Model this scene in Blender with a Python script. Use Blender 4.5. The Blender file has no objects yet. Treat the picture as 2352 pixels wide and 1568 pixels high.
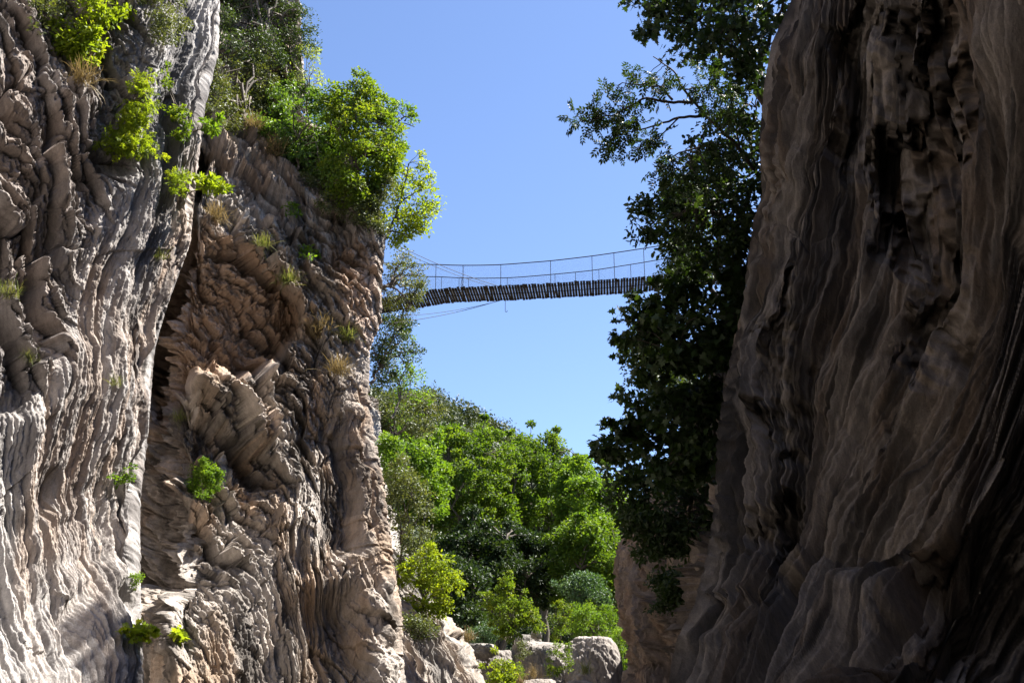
import bpy, math, random
import numpy as np
from mathutils import Vector

sc = bpy.context.scene
COL = sc.collection
rng = np.random.default_rng(7)
R = math.radians
f32 = np.float32

# ------------------------------------------------------------------ camera geometry
F = 2522.0            # focal length in pixels of a 2352 x 1568 picture
PITCH = R(20)
CAM = np.array([0, 0, 1.7])
cp, sp_ = math.cos(PITCH), math.sin(PITCH)

def at(u, v, Y):
    """world point on the sight line of picture point (u, v) at distance Y ahead"""
    u, v, Y = np.asarray(u, float), np.asarray(v, float), np.asarray(Y, float)
    dx = (u - 1176) / F; dz = (784 - v) / F
    k = Y / (cp - sp_ * dz)
    return np.stack(np.broadcast_arrays(dx * k, Y, CAM[2] + (sp_ + cp * dz) * k), -1)

def proj(P):
    x, y, z = P[..., 0], P[..., 1], P[..., 2] - CAM[2]
    d = y * cp + z * sp_
    d = np.where(d < .05, .05, d)
    return 1176 + F * x / d, 784 - F * (-y * sp_ + z * cp) / d

# ------------------------------------------------------------------ noise
def _h(ix, iy, s):
    n = (ix.astype(np.int64) * 374761393 + iy.astype(np.int64) * 668265263 + s * 1442695041) & 0xffffffff
    n = ((n ^ (n >> 13)) * 1274126177) & 0xffffffff
    n = ((n ^ (n >> 15)) * 2246822519) & 0xffffffff
    return n ^ (n >> 16)

def perlin(x, y, s=0):
    x = np.asarray(x, f32); y = np.asarray(y, f32)
    x0 = np.floor(x); y0 = np.floor(y); fx = x - x0; fy = y - y0
    ix = x0.astype(np.int64); iy = y0.astype(np.int64)
    def g(i, j, dx, dy):
        a = _h(ix + i, iy + j, s).astype(f32) * f32(2 * math.pi / 4294967296)
        return np.cos(a) * dx + np.sin(a) * dy
    u = fx * fx * fx * (fx * (fx * 6 - 15) + 10); w = fy * fy * fy * (fy * (fy * 6 - 15) + 10)
    a = g(0, 0, fx, fy); b = g(1, 0, fx - 1, fy); c = g(0, 1, fx, fy - 1); d = g(1, 1, fx - 1, fy - 1)
    return ((a + u * (b - a)) * (1 - w) + (c + u * (d - c)) * w) * f32(1.5)

def fbm(x, y, o=4, s=0, g=.5):
    r = 0; a = 1.0; k = 1.0
    for i in range(o):
        r = r + a * perlin(x * k, y * k, s + i * 17); a *= g; k *= 2.03
    return r

def voro(x, y, s=0):
    x0 = np.floor(x); y0 = np.floor(y); ix = x0.astype(np.int64); iy = y0.astype(np.int64)
    F1 = np.full(x.shape, 9., f32); F2 = F1.copy(); DX = np.zeros(x.shape, f32); DY = DX.copy(); ID = np.zeros(x.shape, np.int64)
    for i in (-1, 0, 1):
        for j in (-1, 0, 1):
            h = _h(ix + i, iy + j, s)
            dx = (x - (x0 + i + .1 + .8 * (h & 0xffff) / 65536.)).astype(f32)
            dy = (y - (y0 + j + .1 + .8 * (h >> 16) / 65536.)).astype(f32)
            d = np.sqrt(dx * dx + dy * dy)
            m = d < F1
            F2 = np.where(m, F1, np.minimum(F2, d)); F1 = np.where(m, d, F1)
            DX = np.where(m, dx, DX); DY = np.where(m, dy, DY); ID = np.where(m, h, ID)
    return F1, F2, DX, DY, ID

def rnd(ID, k):
    return (_h(ID, ID * 0 + k, 991) & 0xffff).astype(f32) / 65536.

def sst(a, b, x):
    t = np.clip((x - a) / (b - a), 0, 1); return t * t * (3 - 2 * t)

def blocks(p, q, lp, lq, amp, tp=0., tq=0., var=.5, crack=.03, s=0):
    """angular slabs: every cell is a tilted facet with its own offset, joints sink in"""
    F1, F2, dx, dy, ID = voro(p / lp, q / lq, s)
    h = (rnd(ID, 1) - .5) * 2 * amp + dx * lp * (tp + (rnd(ID, 2) - .5) * var) + dy * lq * (tq + (rnd(ID, 3) - .5) * 2 * var)
    h = h - crack * np.exp(-(F2 - F1) * 32)
    return h, rnd(ID, 4)

def flute(w, z, k, st, s):
    """solution flutes: round ribs, sharp grooves, stretched along z"""
    return np.abs(perlin(w * k, z * k * st, s)) ** .8

def poly_mask(u, v, poly, soft):
    poly = np.array(poly, float); inside = np.zeros(u.shape, bool); dm = np.full(u.shape, 1e9)
    n = len(poly)
    for i in range(n):
        x1, y1 = poly[i]; x2, y2 = poly[(i + 1) % n]
        ex, ey = x2 - x1, y2 - y1
        c = ((y1 > v) != (y2 > v)) & (u < (x2 - x1) * (v - y1) / (y2 - y1 + 1e-9) + x1)
        inside ^= c
        t = np.clip(((u - x1) * ex + (v - y1) * ey) / (ex * ex + ey * ey), 0, 1)
        dm = np.minimum(dm, np.hypot(u - x1 - t * ex, v - y1 - t * ey))
    return sst(-soft, soft, np.where(inside, dm, -dm))

def unit(v): return v / (np.linalg.norm(v, axis=-1, keepdims=True) + 1e-9)

# ------------------------------------------------------------------ scene helpers
def tag(o, label=None, cat=None, group=None, kind=None):
    if label: o['label'] = label
    if cat: o['category'] = cat
    if group: o['group'] = group
    if kind: o['kind'] = kind
    return o

def empty(name, loc, label, cat, group=None):
    o = bpy.data.objects.new(name, None); COL.objects.link(o); o.location = [float(c) for c in loc]
    o.empty_display_size = .2
    return tag(o, label, cat, group)

def mesh(name, V, loops, counts, mat, parent=None, origin=(0, 0, 0), smooth=False, attr=None, color=None):
    V = np.asarray(V, f32) - np.asarray(origin, f32)
    me = bpy.data.meshes.new(name)
    loops = np.asarray(loops, np.int32).ravel(); counts = np.asarray(counts, np.int32)
    me.vertices.add(len(V)); me.vertices.foreach_set('co', V.ravel())
    me.loops.add(len(loops)); me.loops.foreach_set('vertex_index', loops)
    me.polygons.add(len(counts))
    st = np.zeros(len(counts), np.int32); st[1:] = np.cumsum(counts)[:-1]
    me.polygons.foreach_set('loop_start', st)
    me.polygons.foreach_set('use_smooth', np.full(len(counts), smooth))
    if attr is not None:
        a = me.attributes.new('rnd', 'FLOAT', 'POINT'); a.data.foreach_set('value', np.asarray(attr, f32))
    if color is not None:
        a = me.attributes.new('tint', 'FLOAT_COLOR', 'POINT')
        c = np.ones((len(V), 4), f32); c[:, :3] = color; a.data.foreach_set('color', c.ravel())
    me.update(calc_edges=True)
    me.materials.append(mat)
    o = bpy.data.objects.new(name, me); COL.objects.link(o)
    if parent is not None: o.parent = parent
    else: o.location = [float(c) for c in origin]
    return o

class Geo:
    def __init__(s): s.V = []; s.L = []; s.C = []; s.A = []; s.n = 0
    def add(s, V, L, C, A=None):
        V = np.asarray(V, f32).reshape(-1, 3)
        s.V.append(V); s.L.append(np.asarray(L, np.int32).ravel() + s.n); s.C.append(np.asarray(C, np.int32).ravel())
        s.A.append(np.zeros(len(V), f32) if A is None else np.asarray(A, f32)); s.n += len(V)
    def build(s, name, mat, parent=None, origin=(0, 0, 0), smooth=False):
        return mesh(name, np.concatenate(s.V), np.concatenate(s.L), np.concatenate(s.C), mat, parent, origin, smooth, np.concatenate(s.A))
    def tube(s, P, r, n=6):
        P = np.asarray(P, float); m = len(P); r = np.broadcast_to(np.asarray(r, float), (m,))
        T = np.gradient(P, axis=0); T /= np.linalg.norm(T, axis=1)[:, None] + 1e-9
        ref = np.array([0.31, .2, .93]) if abs(T[:, 2]).mean() < .8 else np.array([.9, .3, .1])
        a = np.cross(T, ref); a /= np.linalg.norm(a, axis=1)[:, None] + 1e-9; b = np.cross(T, a)
        ang = np.arange(n) * 2 * math.pi / n
        V = P[:, None] + r[:, None, None] * (np.cos(ang)[None, :, None] * a[:, None] + np.sin(ang)[None, :, None] * b[:, None])
        i = np.arange(m - 1)[:, None] * n; j = np.arange(n)[None]; k = (j + 1) % n
        q = np.stack([i + j, i + k, i + n + k, i + n + j], -1).reshape(-1, 4)
        s.add(V, q, np.full(len(q), 4))
        s.add(V[0], np.arange(n)[::-1], [n]); s.add(V[-1], np.arange(n), [n])
    def box(s, c, ax, ay, az):
        c, ax, ay, az = (np.asarray(q, float) for q in (c, ax, ay, az))
        V = [c + i * ax + j * ay + k * az for i in (-1, 1) for j in (-1, 1) for k in (-1, 1)]
        q = [[0, 1, 3, 2], [4, 6, 7, 5], [0, 4, 5, 1], [2, 3, 7, 6], [0, 2, 6, 4], [1, 5, 7, 3]]
        s.add(V, q, [4] * 6)

# ------------------------------------------------------------------ materials
def nodes(name):
    m = bpy.data.materials.new(name); m.use_nodes = True
    nt = m.node_tree; nt.nodes.clear()
    return m, nt, (lambda t, **k: _nd(nt, t, k))
def _nd(nt, t, k):
    n = nt.nodes.new(t)
    for a, b in k.items():
        if a.startswith('i_'):
            key = a[2:]; key = int(key) if key.isdigit() else key
            n.inputs[key].default_value = b
        else: setattr(n, a, b)
    return n

def rock_mat(name, fine=1.0, bump=.035):
    m, nt, N = nodes(name); L = nt.links.new
    out = N('ShaderNodeOutputMaterial'); bs = N('ShaderNodeBsdfPrincipled', i_Roughness=.88)
    bs.inputs['Specular IOR Level'].default_value = .18
    L(bs.outputs[0], out.inputs[0])
    at_ = N('ShaderNodeAttribute', attribute_name='tint')
    tc = N('ShaderNodeTexCoord')
    n1 = N('ShaderNodeTexNoise'); n1.inputs['Scale'].default_value = 9 * fine; n1.inputs['Detail'].default_value = 7; n1.inputs['Roughness'].default_value = .72
    mp = N('ShaderNodeMapping'); mp.inputs['Scale'].default_value = (1, 1, .35)
    L(tc.outputs['Object'], mp.inputs[0]); L(mp.outputs[0], n1.inputs['Vector'])
    n2 = N('ShaderNodeTexNoise'); n2.inputs['Scale'].default_value = 45 * fine; n2.inputs['Detail'].default_value = 5; n2.inputs['Roughness'].default_value = .7
    L(tc.outputs['Object'], n2.inputs['Vector'])
    r = N('ShaderNodeMapRange', i_1=.25, i_2=.75, i_3=.55, i_4=1.4); L(n1.outputs[0], r.inputs[0])
    r2 = N('ShaderNodeMapRange', i_1=.3, i_2=.7, i_3=.78, i_4=1.2); L(n2.outputs[0], r2.inputs[0])
    mm = N('ShaderNodeMath', operation='MULTIPLY'); L(r.outputs[0], mm.inputs[0]); L(r2.outputs[0], mm.inputs[1])
    vm = N('ShaderNodeVectorMath', operation='SCALE'); L(at_.outputs['Color'], vm.inputs[0]); L(mm.outputs[0], vm.inputs['Scale'])
    L(vm.outputs[0], bs.inputs['Base Color'])
    b1 = N('ShaderNodeBump', i_Strength=.9, i_Distance=bump); L(n1.outputs[0], b1.inputs['Height'])
    b2 = N('ShaderNodeBump', i_Strength=.8, i_Distance=bump * .35); L(n2.outputs[0], b2.inputs['Height']); L(b1.outputs[0], b2.inputs['Normal'])
    L(b2.outputs[0], bs.inputs['Normal'])
    return m

def leaf_mat(name, c0, c1, c2, trans=.4, gloss=.2, tint=(1.9, 1.75, .55)):
    m, nt, N = nodes(name); L = nt.links.new
    out = N('ShaderNodeOutputMaterial'); bs = N('ShaderNodeBsdfPrincipled', i_Roughness=.5)
    bs.inputs['Specular IOR Level'].default_value = gloss
    a = N('ShaderNodeAttribute', attribute_name='rnd'); cr = N('ShaderNodeValToRGB')
    e = cr.color_ramp.elements; e[0].color = (*c0, 1); e[1].color = (*c2, 1); x = e.new(.55); x.color = (*c1, 1)
    L(a.outputs['Fac'], cr.inputs[0]); L(cr.outputs[0], bs.inputs['Base Color'])
    tr = N('ShaderNodeBsdfTranslucent'); vm = N('ShaderNodeVectorMath', operation='MULTIPLY'); vm.inputs[1].default_value = tint
    L(cr.outputs[0], vm.inputs[0]); L(vm.outputs[0], tr.inputs[0])
    mx = N('ShaderNodeMixShader', i_0=trans); L(bs.outputs[0], mx.inputs[1]); L(tr.outputs[0], mx.inputs[2]); L(mx.outputs[0], out.inputs[0])
    return m

def plain_mat(name, c0, c1, rough=.8, scale=8., metal=0., stretch=(1, 1, 1), bump=.01):
    m, nt, N = nodes(name); L = nt.links.new
    out = N('ShaderNodeOutputMaterial'); bs = N('ShaderNodeBsdfPrincipled', i_Roughness=rough, i_Metallic=metal)
    bs.inputs['Specular IOR Level'].default_value = .25
    tc = N('ShaderNodeTexCoord'); mp = N('ShaderNodeMapping'); mp.inputs['Scale'].default_value = stretch
    n = N('ShaderNodeTexNoise'); n.inputs['Scale'].default_value = scale; n.inputs['Detail'].default_value = 6
    cr = N('ShaderNodeValToRGB'); e = cr.color_ramp.elements; e[0].color = (*c0, 1); e[1].color = (*c1, 1); e[0].position = .3; e[1].position = .7
    L(tc.outputs['Object'], mp.inputs[0]); L(mp.outputs[0], n.inputs['Vector']); L(n.outputs[0], cr.inputs[0]); L(cr.outputs[0], bs.inputs['Base Color'])
    b = N('ShaderNodeBump', i_Strength=.7, i_Distance=bump); L(n.outputs[0], b.inputs['Height']); L(b.outputs[0], bs.inputs['Normal'])
    L(bs.outputs[0], out.inputs[0])
    return m

ROCK = rock_mat('limestone')
ROCK_B = rock_mat('blocky_limestone', .75, .075)
ROCK_FAR = rock_mat('far_limestone', .6, .05)
ROCK_DARK = rock_mat('shaded_streaked_limestone', 1.4, .035)  # for the right wall, whose dark tint stands in for shade
BARK = plain_mat('bark', (.05, .04, .03), (.12, .10, .08), scale=14, stretch=(1, 1, .3))
BARK_DARK = plain_mat('dark_bark', (.018, .015, .012), (.05, .04, .033), scale=14, stretch=(1, 1, .3))
WOOD = plain_mat('weathered_plank', (.005, .0035, .003), (.016, .0115, .009), scale=6, stretch=(3, .4, 3))
STEEL = plain_mat('steel_cable', (.012, .012, .013), (.03, .027, .025), rough=.7, metal=.2, scale=20)
NETM = plain_mat('galvanised_wire', (.05, .052, .058), (.10, .104, .11), rough=.6, metal=.7, scale=20)

LEAF = dict(
    lime=leaf_mat('lime_leaf', (.10, .15, .012), (.15, .21, .018), (.22, .25, .025), .5),
    fresh=leaf_mat('fresh_leaf', (.055, .11, .012), (.085, .155, .018), (.13, .19, .025), .46),
    gloss=leaf_mat('glossy_leaf', (.045, .095, .014), (.07, .135, .02), (.12, .18, .035), .35, .35),
    gold=leaf_mat('yellow_green_leaf', (.06, .11, .012), (.09, .145, .016), (.15, .175, .022), .46),
    autumn=leaf_mat('turning_leaf', (.15, .17, .015), (.22, .22, .02), (.34, .20, .03)),
    ever=leaf_mat('evergreen_leaf', (.022, .042, .011), (.036, .062, .016), (.06, .088, .026), .25, .3),
    olive=leaf_mat('olive_leaf', (.05, .07, .022), (.075, .095, .03), (.115, .13, .045), .3, .4),
    pale=leaf_mat('pale_leaf', (.12, .17, .045), (.16, .21, .06), (.2, .25, .08), .45),
    grove=leaf_mat('grove_leaf', (.040, .084, .010), (.066, .116, .013), (.112, .16, .02), .48, .25),
    blue=leaf_mat('blue_green_leaf', (.03, .07, .03), (.05, .10, .045), (.09, .15, .075), .3, .35),
    shade=leaf_mat('shaded_green_leaf', (.012, .026, .007), (.018, .037, .009), (.028, .046, .010), .3, .3),  # green darkened to paint shade into the right-hand and inner grove trees
    dry=leaf_mat('dry_grass_blade', (.13, .095, .045), (.19, .145, .07), (.26, .20, .10), .3, .1, (1.2, 1.1, .8)),
    grass=leaf_mat('green_grass_blade', (.09, .12, .03), (.15, .17, .05), (.26, .24, .09), .3, .1, (1.3, 1.3, .7)),
    hill=leaf_mat('hill_leaf', (.022, .034, .014), (.034, .048, .02), (.052, .066, .028), .2, .2),
)

# ------------------------------------------------------------------ lofted cliffs
def rows(n_in, vtop, vbot, n_out=60):
    a = np.linspace(vtop, -120, n_out, endpoint=False); b = np.linspace(-120, 1690, n_in); c = np.linspace(1690, vbot, n_out // 2 + 1)[1:]
    return np.concatenate([a, b, c])

def cspline(K, t):
    """Catmull-Rom across control columns K[c, row, 3] at parameters t"""
    n = len(K); i = np.clip(np.floor(t).astype(int), 0, n - 2); f = (t - i)[:, None, None]
    g = lambda k: K[np.clip(k, 0, n - 1)]
    p0, p1, p2, p3 = g(i - 1), g(i), g(i + 1), g(i + 2)
    return .5 * (2 * p1 + (p2 - p0) * f + (2 * p0 - 5 * p1 + 4 * p2 - p3) * f ** 2 + (3 * p1 - p0 - 3 * p2 + p3) * f ** 3)

def loft(cols, per, vs):
    global VS
    VS = vs
    K = []
    for c in cols:
        if c[0] == 'w':                                    # world column: (x, y) bottom, (x, y) top, z bottom, z top
            _, b, t, z0, z1 = c
            k = ((vs[-1] - vs) / (vs[-1] - vs[0]))[:, None]
            K.append(np.concatenate([np.array(b)[None] * (1 - k) + np.array(t)[None] * k, z0 + (z1 - z0) * k], 1))
        else:                                              # picture column: knots (v, u, Y)
            q = np.array(c, float)
            K.append(at(np.interp(vs, q[:, 0], q[:, 1]), vs, np.interp(vs, q[:, 0], q[:, 2])))
    K = np.array(K)
    ker = np.hanning(13); ker /= ker.sum()                 # round the knots off along each column
    pad = np.pad(K, ((0, 0), (6, 6), (0, 0)), mode='edge')
    K = sum(ker[j] * pad[:, j:j + K.shape[1]] for j in range(13))
    t = np.concatenate([np.linspace(i, i + 1, n, endpoint=False) for i, n in enumerate(per)] + [[len(cols) - 1.]])
    P = cspline(K, t)                                      # [col, row, 3]
    mid = np.argmin(abs(vs - 784))
    a = np.zeros(len(t)); a[1:] = np.cumsum(np.linalg.norm(np.diff(P[:, mid], axis=0), axis=1))
    du = np.gradient(P, axis=0); dv = np.gradient(P, axis=1)
    N = np.cross(du, -dv); N /= np.linalg.norm(N, axis=2)[..., None] + 1e-9
    for _ in range(6):                                     # smooth the directions so that lumps do not cross at bends
        N[1:-1] = (N[:-2] + 2 * N[1:-1] + N[2:]) / 4
        N[:, 1:-1] = (N[:, :-2] + 2 * N[:, 1:-1] + N[:, 2:]) / 4
    N /= np.linalg.norm(N, axis=2)[..., None] + 1e-9
    A = np.broadcast_to(a[:, None], P.shape[:2]).astype(f32); Z = P[..., 2].astype(f32)
    return P, N, A, Z

CLIFFS = {}
def cliff(name, key, P, N, h, color, mat, label, flip=False, pct=62, skip=None, edge=None, side=0, reach=260, win=41, recess=None):
    pu, pv = proj(P); m = (pu > 0) & (pu < 2352) & (pv > 0) & (pv < 1568) & (P[..., 1] > 2)
    if skip is not None: m &= skip < .2
    h = h - np.percentile(h[m], pct)
    V = P + N * h[..., None]
    if recess is not None: V = V + unit(P - CAM) * recess[..., None]
    if edge is not None:                                   # keep the weathered outline where the cliff's edge stands
        e = np.array(edge, float); k = np.hanning(win); k /= k.sum()
        for _ in range(3):
            qu, qv = proj(V); qu = np.where(V[..., 1] > 2, qu, -side * 1e6)
            i_ = qu.argmax(0) if side > 0 else qu.argmin(0); ar = np.arange(qu.shape[1])
            tgt = np.interp(qv[i_, ar], e[:, 0], e[:, 1])
            d = np.clip(tgt - qu[i_, ar], -300, 300); d = np.convolve(np.pad(d, win // 2, mode='edge'), k, 'valid')
            inner = np.clip((np.interp(VS, e[:, 0], e[:, 1])[None] - pu) * side, 0, None); wgt = np.exp(-(inner / reach) ** 2) * (P[..., 1] > 2)
            V[..., 0] += d[None] * wgt * (V[..., 1] * cp + (V[..., 2] - CAM[2]) * sp_) / F
    CLIFFS[key] = V
    nc, nr = V.shape[:2]
    i = np.arange(nc - 1)[:, None] * nr; j = np.arange(nr - 1)[None]
    q = np.stack([i + j, i + j + 1, i + nr + j + 1, i + nr + j], -1).reshape(-1, 4)
    if flip: q = q[:, ::-1]
    o = mesh(name, V.reshape(-1, 3), q, np.full(len(q), 4), mat, None, (0, 0, 0), True, None, np.clip(color, .01, .8).reshape(-1, 3))
    tag(o, label, 'cliff', None, 'structure')
    return o

SURF = {}
def surf(u, v, keys, step=2, tol=60):
    """front-most cliff point seen at (u, v)"""
    best = None
    for k in keys:
        if (k, step) not in SURF:
            V = CLIFFS[k][::step, ::step].reshape(-1, 3); V = V[V[:, 1] > 3]; pu, pv = proj(V)
            m = (pu > -300) & (pu < 2700) & (pv > -400) & (pv < 1900); SURF[(k, step)] = (V[m], pu[m], pv[m])
        V, pu, pv = SURF[(k, step)]
        d = np.hypot(pu - u, pv - v)
        c = V[d < max(d.min() * 1.5, 8)]; p = c[np.argmin(c[:, 1])]
        if d.min() < tol and (best is None or p[1] < best[1]): best = p
    return best

def plateau(P, z0, span, k, m=True):
    """let a cliff lean back into a sloping top above height z0"""
    z = P[..., 2]; zn = np.where(z > z0, z0 + span * (1 - np.exp(-(z - z0) / span)), z)
    d = np.where(m, z - zn, 0); P[..., 2] -= d; P[..., 0] += k * np.minimum(d, 30)
    return P
def mix(a, b, t):
    return a + (b - a) * t[..., None]
def c3(*c): return np.array(c, f32)

def rock_color(A, Z, s, warm, grey, pale, dark, st=.3):
    n1 = sst(-.5, .5, fbm(A * .5, Z * .5 * st, 4, s)); n2 = sst(-.1, .6, fbm(A * 1.3, Z * 1.3 * st, 4, s + 5)); n3 = sst(.05, .6, fbm(A * .9, Z * .9 * st * .6, 5, s + 9, .6))
    c = mix(np.broadcast_to(c3(*grey), A.shape + (3,)), c3(*warm), n1)
    c = mix(c, c3(*pale), n2 * .7)
    c = mix(c, c3(*dark), n3 * .75)
    n4 = sst(.05, .55, fbm(A * 3.2, Z * .3 * max(st, .2), 4, s + 13, .6)); n5 = sst(.1, .5, fbm(A * 2.1, Z * .25, 4, s + 17, .6))
    return mix(mix(c, c3(*dark) * 1.5, n4 * .45), c3(*pale), n5 * .3)

# ---- near left wall: fluted slab
QL = 1.0
vs = rows(int(1250 * QL), -1150, 2300)
A_edge = [(-1150, 560, 19), (-100, 512, 18.5), (0, 505, 18.2), (120, 502, 18), (250, 470, 17.8), (450, 447, 17.6), (560, 437, 17.5), (700, 385, 17.3), (800, 355, 17.2), (1000, 340, 17), (1150, 322, 16.8), (1300, 322, 16.4), (1568, 330, 15.6), (2300, 380, 13.6)]
Ac = [('w', (6.5, -26), (6.5, -26), -2, 36), ('w', (-6, -24), (-6, -24), -2, 36), ('w', (-6.4, -6), (-6.4, -6), -2, 30),  # unseen end wall and tall sides behind camera, added to block sky light
      [(-1150, -560, 12.8), (300, -560, 12.2), (1100, -560, 11.9), (1568, -540, 10.8), (2300, -420, 8.8)],
      [(-1150, -40, 15), (300, -40, 14.2), (800, -40, 14), (1200, -40, 13.6), (1568, -20, 12.4), (2300, 60, 10)],
      [(-1150, 300, 17), (0, 260, 16), (300, 215, 15.6), (800, 190, 15.4), (1200, 185, 15), (1568, 190, 13.8), (2300, 240, 11.6)],
      [(a, b - 9, c - .4) for a, b, c in A_edge], A_edge,
      [(a, b - 150, c + 1.6) for a, b, c in A_edge], [(a, b - 190, c + 12) for a, b, c in A_edge]]
P, N, A, Z = loft(Ac, [16, 14, 30, int(90 * QL), int(190 * QL), int(290 * QL), 60, 70, 20], vs)
u, v = proj(P)
up = poly_mask(u, v, [(-700, -1300), (340, -1300), (335, 130), (300, 380), (215, 520), (180, 720), (70, 900), (-700, 820)], 60)
edge = sst(330, 420, u) * sst(1200, 500, v) 
big = .5 * fbm(A * .30, Z * .2, 2, 11) + .14 * fbm(A * .9, Z * .25, 2, 12)
th = R(58); wa = A + .16 * fbm(A * .7, Z * .7, 3, 14); wz = Z + .16 * fbm(A * .7, Z * .7, 3, 15)
pp = wa * math.cos(th) - wz * math.sin(th); qq = wa * math.sin(th) + wz * math.cos(th)
b1, r1 = blocks(pp, qq, 1.3, .62, .28, -.1, -.38, .5, .26, 21)
b2, r2 = blocks(pp, qq, .5, .25, .11, -.1, -.38, .6, .11, 22)
b3, r3 = blocks(pp + .06 * fbm(A * 5, Z * 5, 2, 3), qq, .19, .09, .025, 0, -.3, .6, .015, 23)
hu = b1 + b2 + b3 + .12 * np.abs(fbm(pp * 1.2, qq * 3, 4, 24))
w = A + .1 * (Z - 5.5) - .6 * np.log(np.cosh((Z - 5.5) / 3)) + .36 * perlin(A * .3, Z * .14, 31) + .010 * fbm(A * 2.2, Z * .9, 2, 32)
w2 = w + .08 * perlin(A * .9, Z * .22, 46); w3 = w2 + .035 * perlin(A * 1.7, Z * .4, 47)
pt = sst(-.25, .45, fbm(A * .5, Z * .3, 3, 33))
hf = .34 * flute(w, Z, .9, .08, 34) + .26 * flute(w, Z, 2.3, .05, 35) + (.11 + .09 * pt) * flute(w2, Z, 5.2, .045, 36) + (.06 + .05 * pt) * flute(w3, Z, 10, .04, 37) + .045 * flute(w3, Z, 19, .05, 38) + .022 * flute(w, Z, 37, .07, 39)
hf = hf - .25 * sst(.3, .6, fbm(A * .8, Z * .35, 2, 39)) + .05 * fbm(A * 3.2, Z * 1.6, 5, 40, .6)
led = blocks(A + .2 * fbm(A, Z, 2, 41), Z + .2 * fbm(A, Z, 2, 42), .9, 3., .10, 0, -.03, .08, .0, 43)[0]
hu = hu + .07 * fbm(A * 3.5, Z * 3, 5, 45, .62)
h = big + hu * up + (hf + .3 * led) * (1 - up) + .010 * fbm(A * 18, Z * 7, 3, 44)
col = rock_color(A, Z, 50, (.275, .212, .168), (.25, .235, .228), (.385, .36, .34), (.06, .057, .058), .16)
col = mix(col, c3(.205, .18, .168), up * .6)
col = mix(col, c3(.085, .08, .08), .7 * sst(.05, .45, fbm(w * 5, Z * .2, 4, 56, .6)) * (1 - .6 * up)); col = mix(col, c3(.42, .40, .385), .45 * sst(.15, .5, fbm(w * 7, Z * .25, 4, 57, .6)) * (1 - up))
low = sst(1000, 1500, v)
col = mix(col, c3(.42, .39, .37), low * .35)
cliff('cliff', 'A', P, N, h, col, ROCK, 'tall sunlit fluted limestone cliff with vertical grooves filling the left edge', edge=A_edge, side=1)

# ---- middle left buttress: broken blocks above, flutes below
B_edge = [(-1150, 640, 42), (-100, 675, 40), (0, 690, 39), (200, 700, 38), (260, 690, 37), (330, 760, 35.5), (450, 868, 34.5), (550, 886, 34), (640, 878, 34), (740, 876, 33.8), (800, 850, 33.6), (900, 848, 33.4), (1000, 860, 33), (1100, 880, 32.6), (1250, 900, 32), (1300, 904, 31.8), (1400, 924, 31), (1500, 926, 30.4), (1568, 932, 30), (2300, 1000, 27)]
Bc = [('w', (-24, 33), (-24, 33), -2, 45), 
      [(-1150, 150, 40), (0, 330, 36), (300, 290, 32), (800, 250, 31), (1568, 240, 28), (2300, 260, 26)],
      [(-1150, 420, 41), (0, 500, 38), (300, 470, 33.2), (470, 450, 29.9), (700, 430, 29.8), (1000, 420, 28.8), (1300, 420, 27.8), (1568, 420, 26.4), (2300, 430, 24)],
      [(-1150, 540, 42), (0, 620, 39), (260, 600, 36), (400, 640, 33.5), (500, 655, 32), (700, 640, 31.5), (1000, 630, 30.6), (1300, 640, 29.6), (1568, 650, 28), (2300, 660, 25.5)],
      [(-1150, 600, 42), (0, 665, 39), (260, 655, 36.5), (330, 720, 34.6), (450, 800, 33.2), (700, 790, 32.4), (1000, 780, 31.4), (1300, 810, 30.2), (1568, 790, 28.8), (2300, 800, 26)],
      [(a, b - 12, c - .8) for a, b, c in B_edge], B_edge,
      [(a, b - 60, c + 3) for a, b, c in B_edge], [(a, b - 60, c + 16) for a, b, c in B_edge]]
P, N, A, Z = loft(Bc, [12, 70, 190, 190, 140, 60, 70, 20], vs)
u, v = proj(P)
alc = poly_mask(u, v, [(330, 540), (440, 505), (560, 530), (640, 640), (700, 730), (640, 830), (600, 860), (450, 900), (340, 960), (280, 800)], 13)
upB = poly_mask(u, v, [(200, -1300), (1000, -1300), (1000, 640), (850, 760), (760, 900), (720, 1050), (560, 1300), (420, 1420), (200, 1500)], 90)
th = R(42) + 0 * A
wa = A + .3 * fbm(A * .33, Z * .33, 3, 61) + .03 * fbm(A * 2.5, Z * 2.5, 2, 62); wz = Z + .3 * fbm(A * .33, Z * .33, 3, 63) + .03 * fbm(A * 2.5, Z * 2.5, 2, 64)
pp = wa * np.cos(th) - wz * np.sin(th); qq = wa * np.sin(th) + wz * np.cos(th)
b0, r0 = blocks(pp, qq, 2.3, 1.1, .30, -.10, -.30, .35, .2, 71)
b1, r1 = blocks(pp, qq, 1.2, .65, .26, -.10, -.45, .6, .26, 72)
b2, r2 = blocks(pp, qq, .52, .28, .12, -.05, -.42, .7, .1, 73)
b3, r3 = blocks(pp, qq, .22, .12, .055, 0, -.3, .7, .02, 74)
b4, _ = blocks(pp, qq, .11, .06, .026, 0, -.3, .8, .02, 75)
hb = b0 + b1 + b2 + b3 + b4 + .06 * fbm(A * 2.6, Z * 2.6, 5, 76, .62)
w = A + .18 * (Z - 8) * sst(9, 4, Z) + .6 * perlin(A * .25, Z * .13, 81) + .02 * fbm(A * 1.4, Z * .5, 2, 82)
w2 = w + .14 * perlin(A * .6, Z * .15, 78); w3 = w2 + .06 * perlin(A * 1.1, Z * .28, 79)
hf = .6 * flute(w, Z, .5, .13, 83) + .42 * flute(w, Z, 1.2, .08, 84) + .27 * flute(w2, Z, 2.6, .06, 85) + .16 * flute(w3, Z, 5.0, .05, 86) + .08 * flute(w3, Z, 10, .06, 87) + .04 * flute(w, Z, 19, .08, 77)
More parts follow.
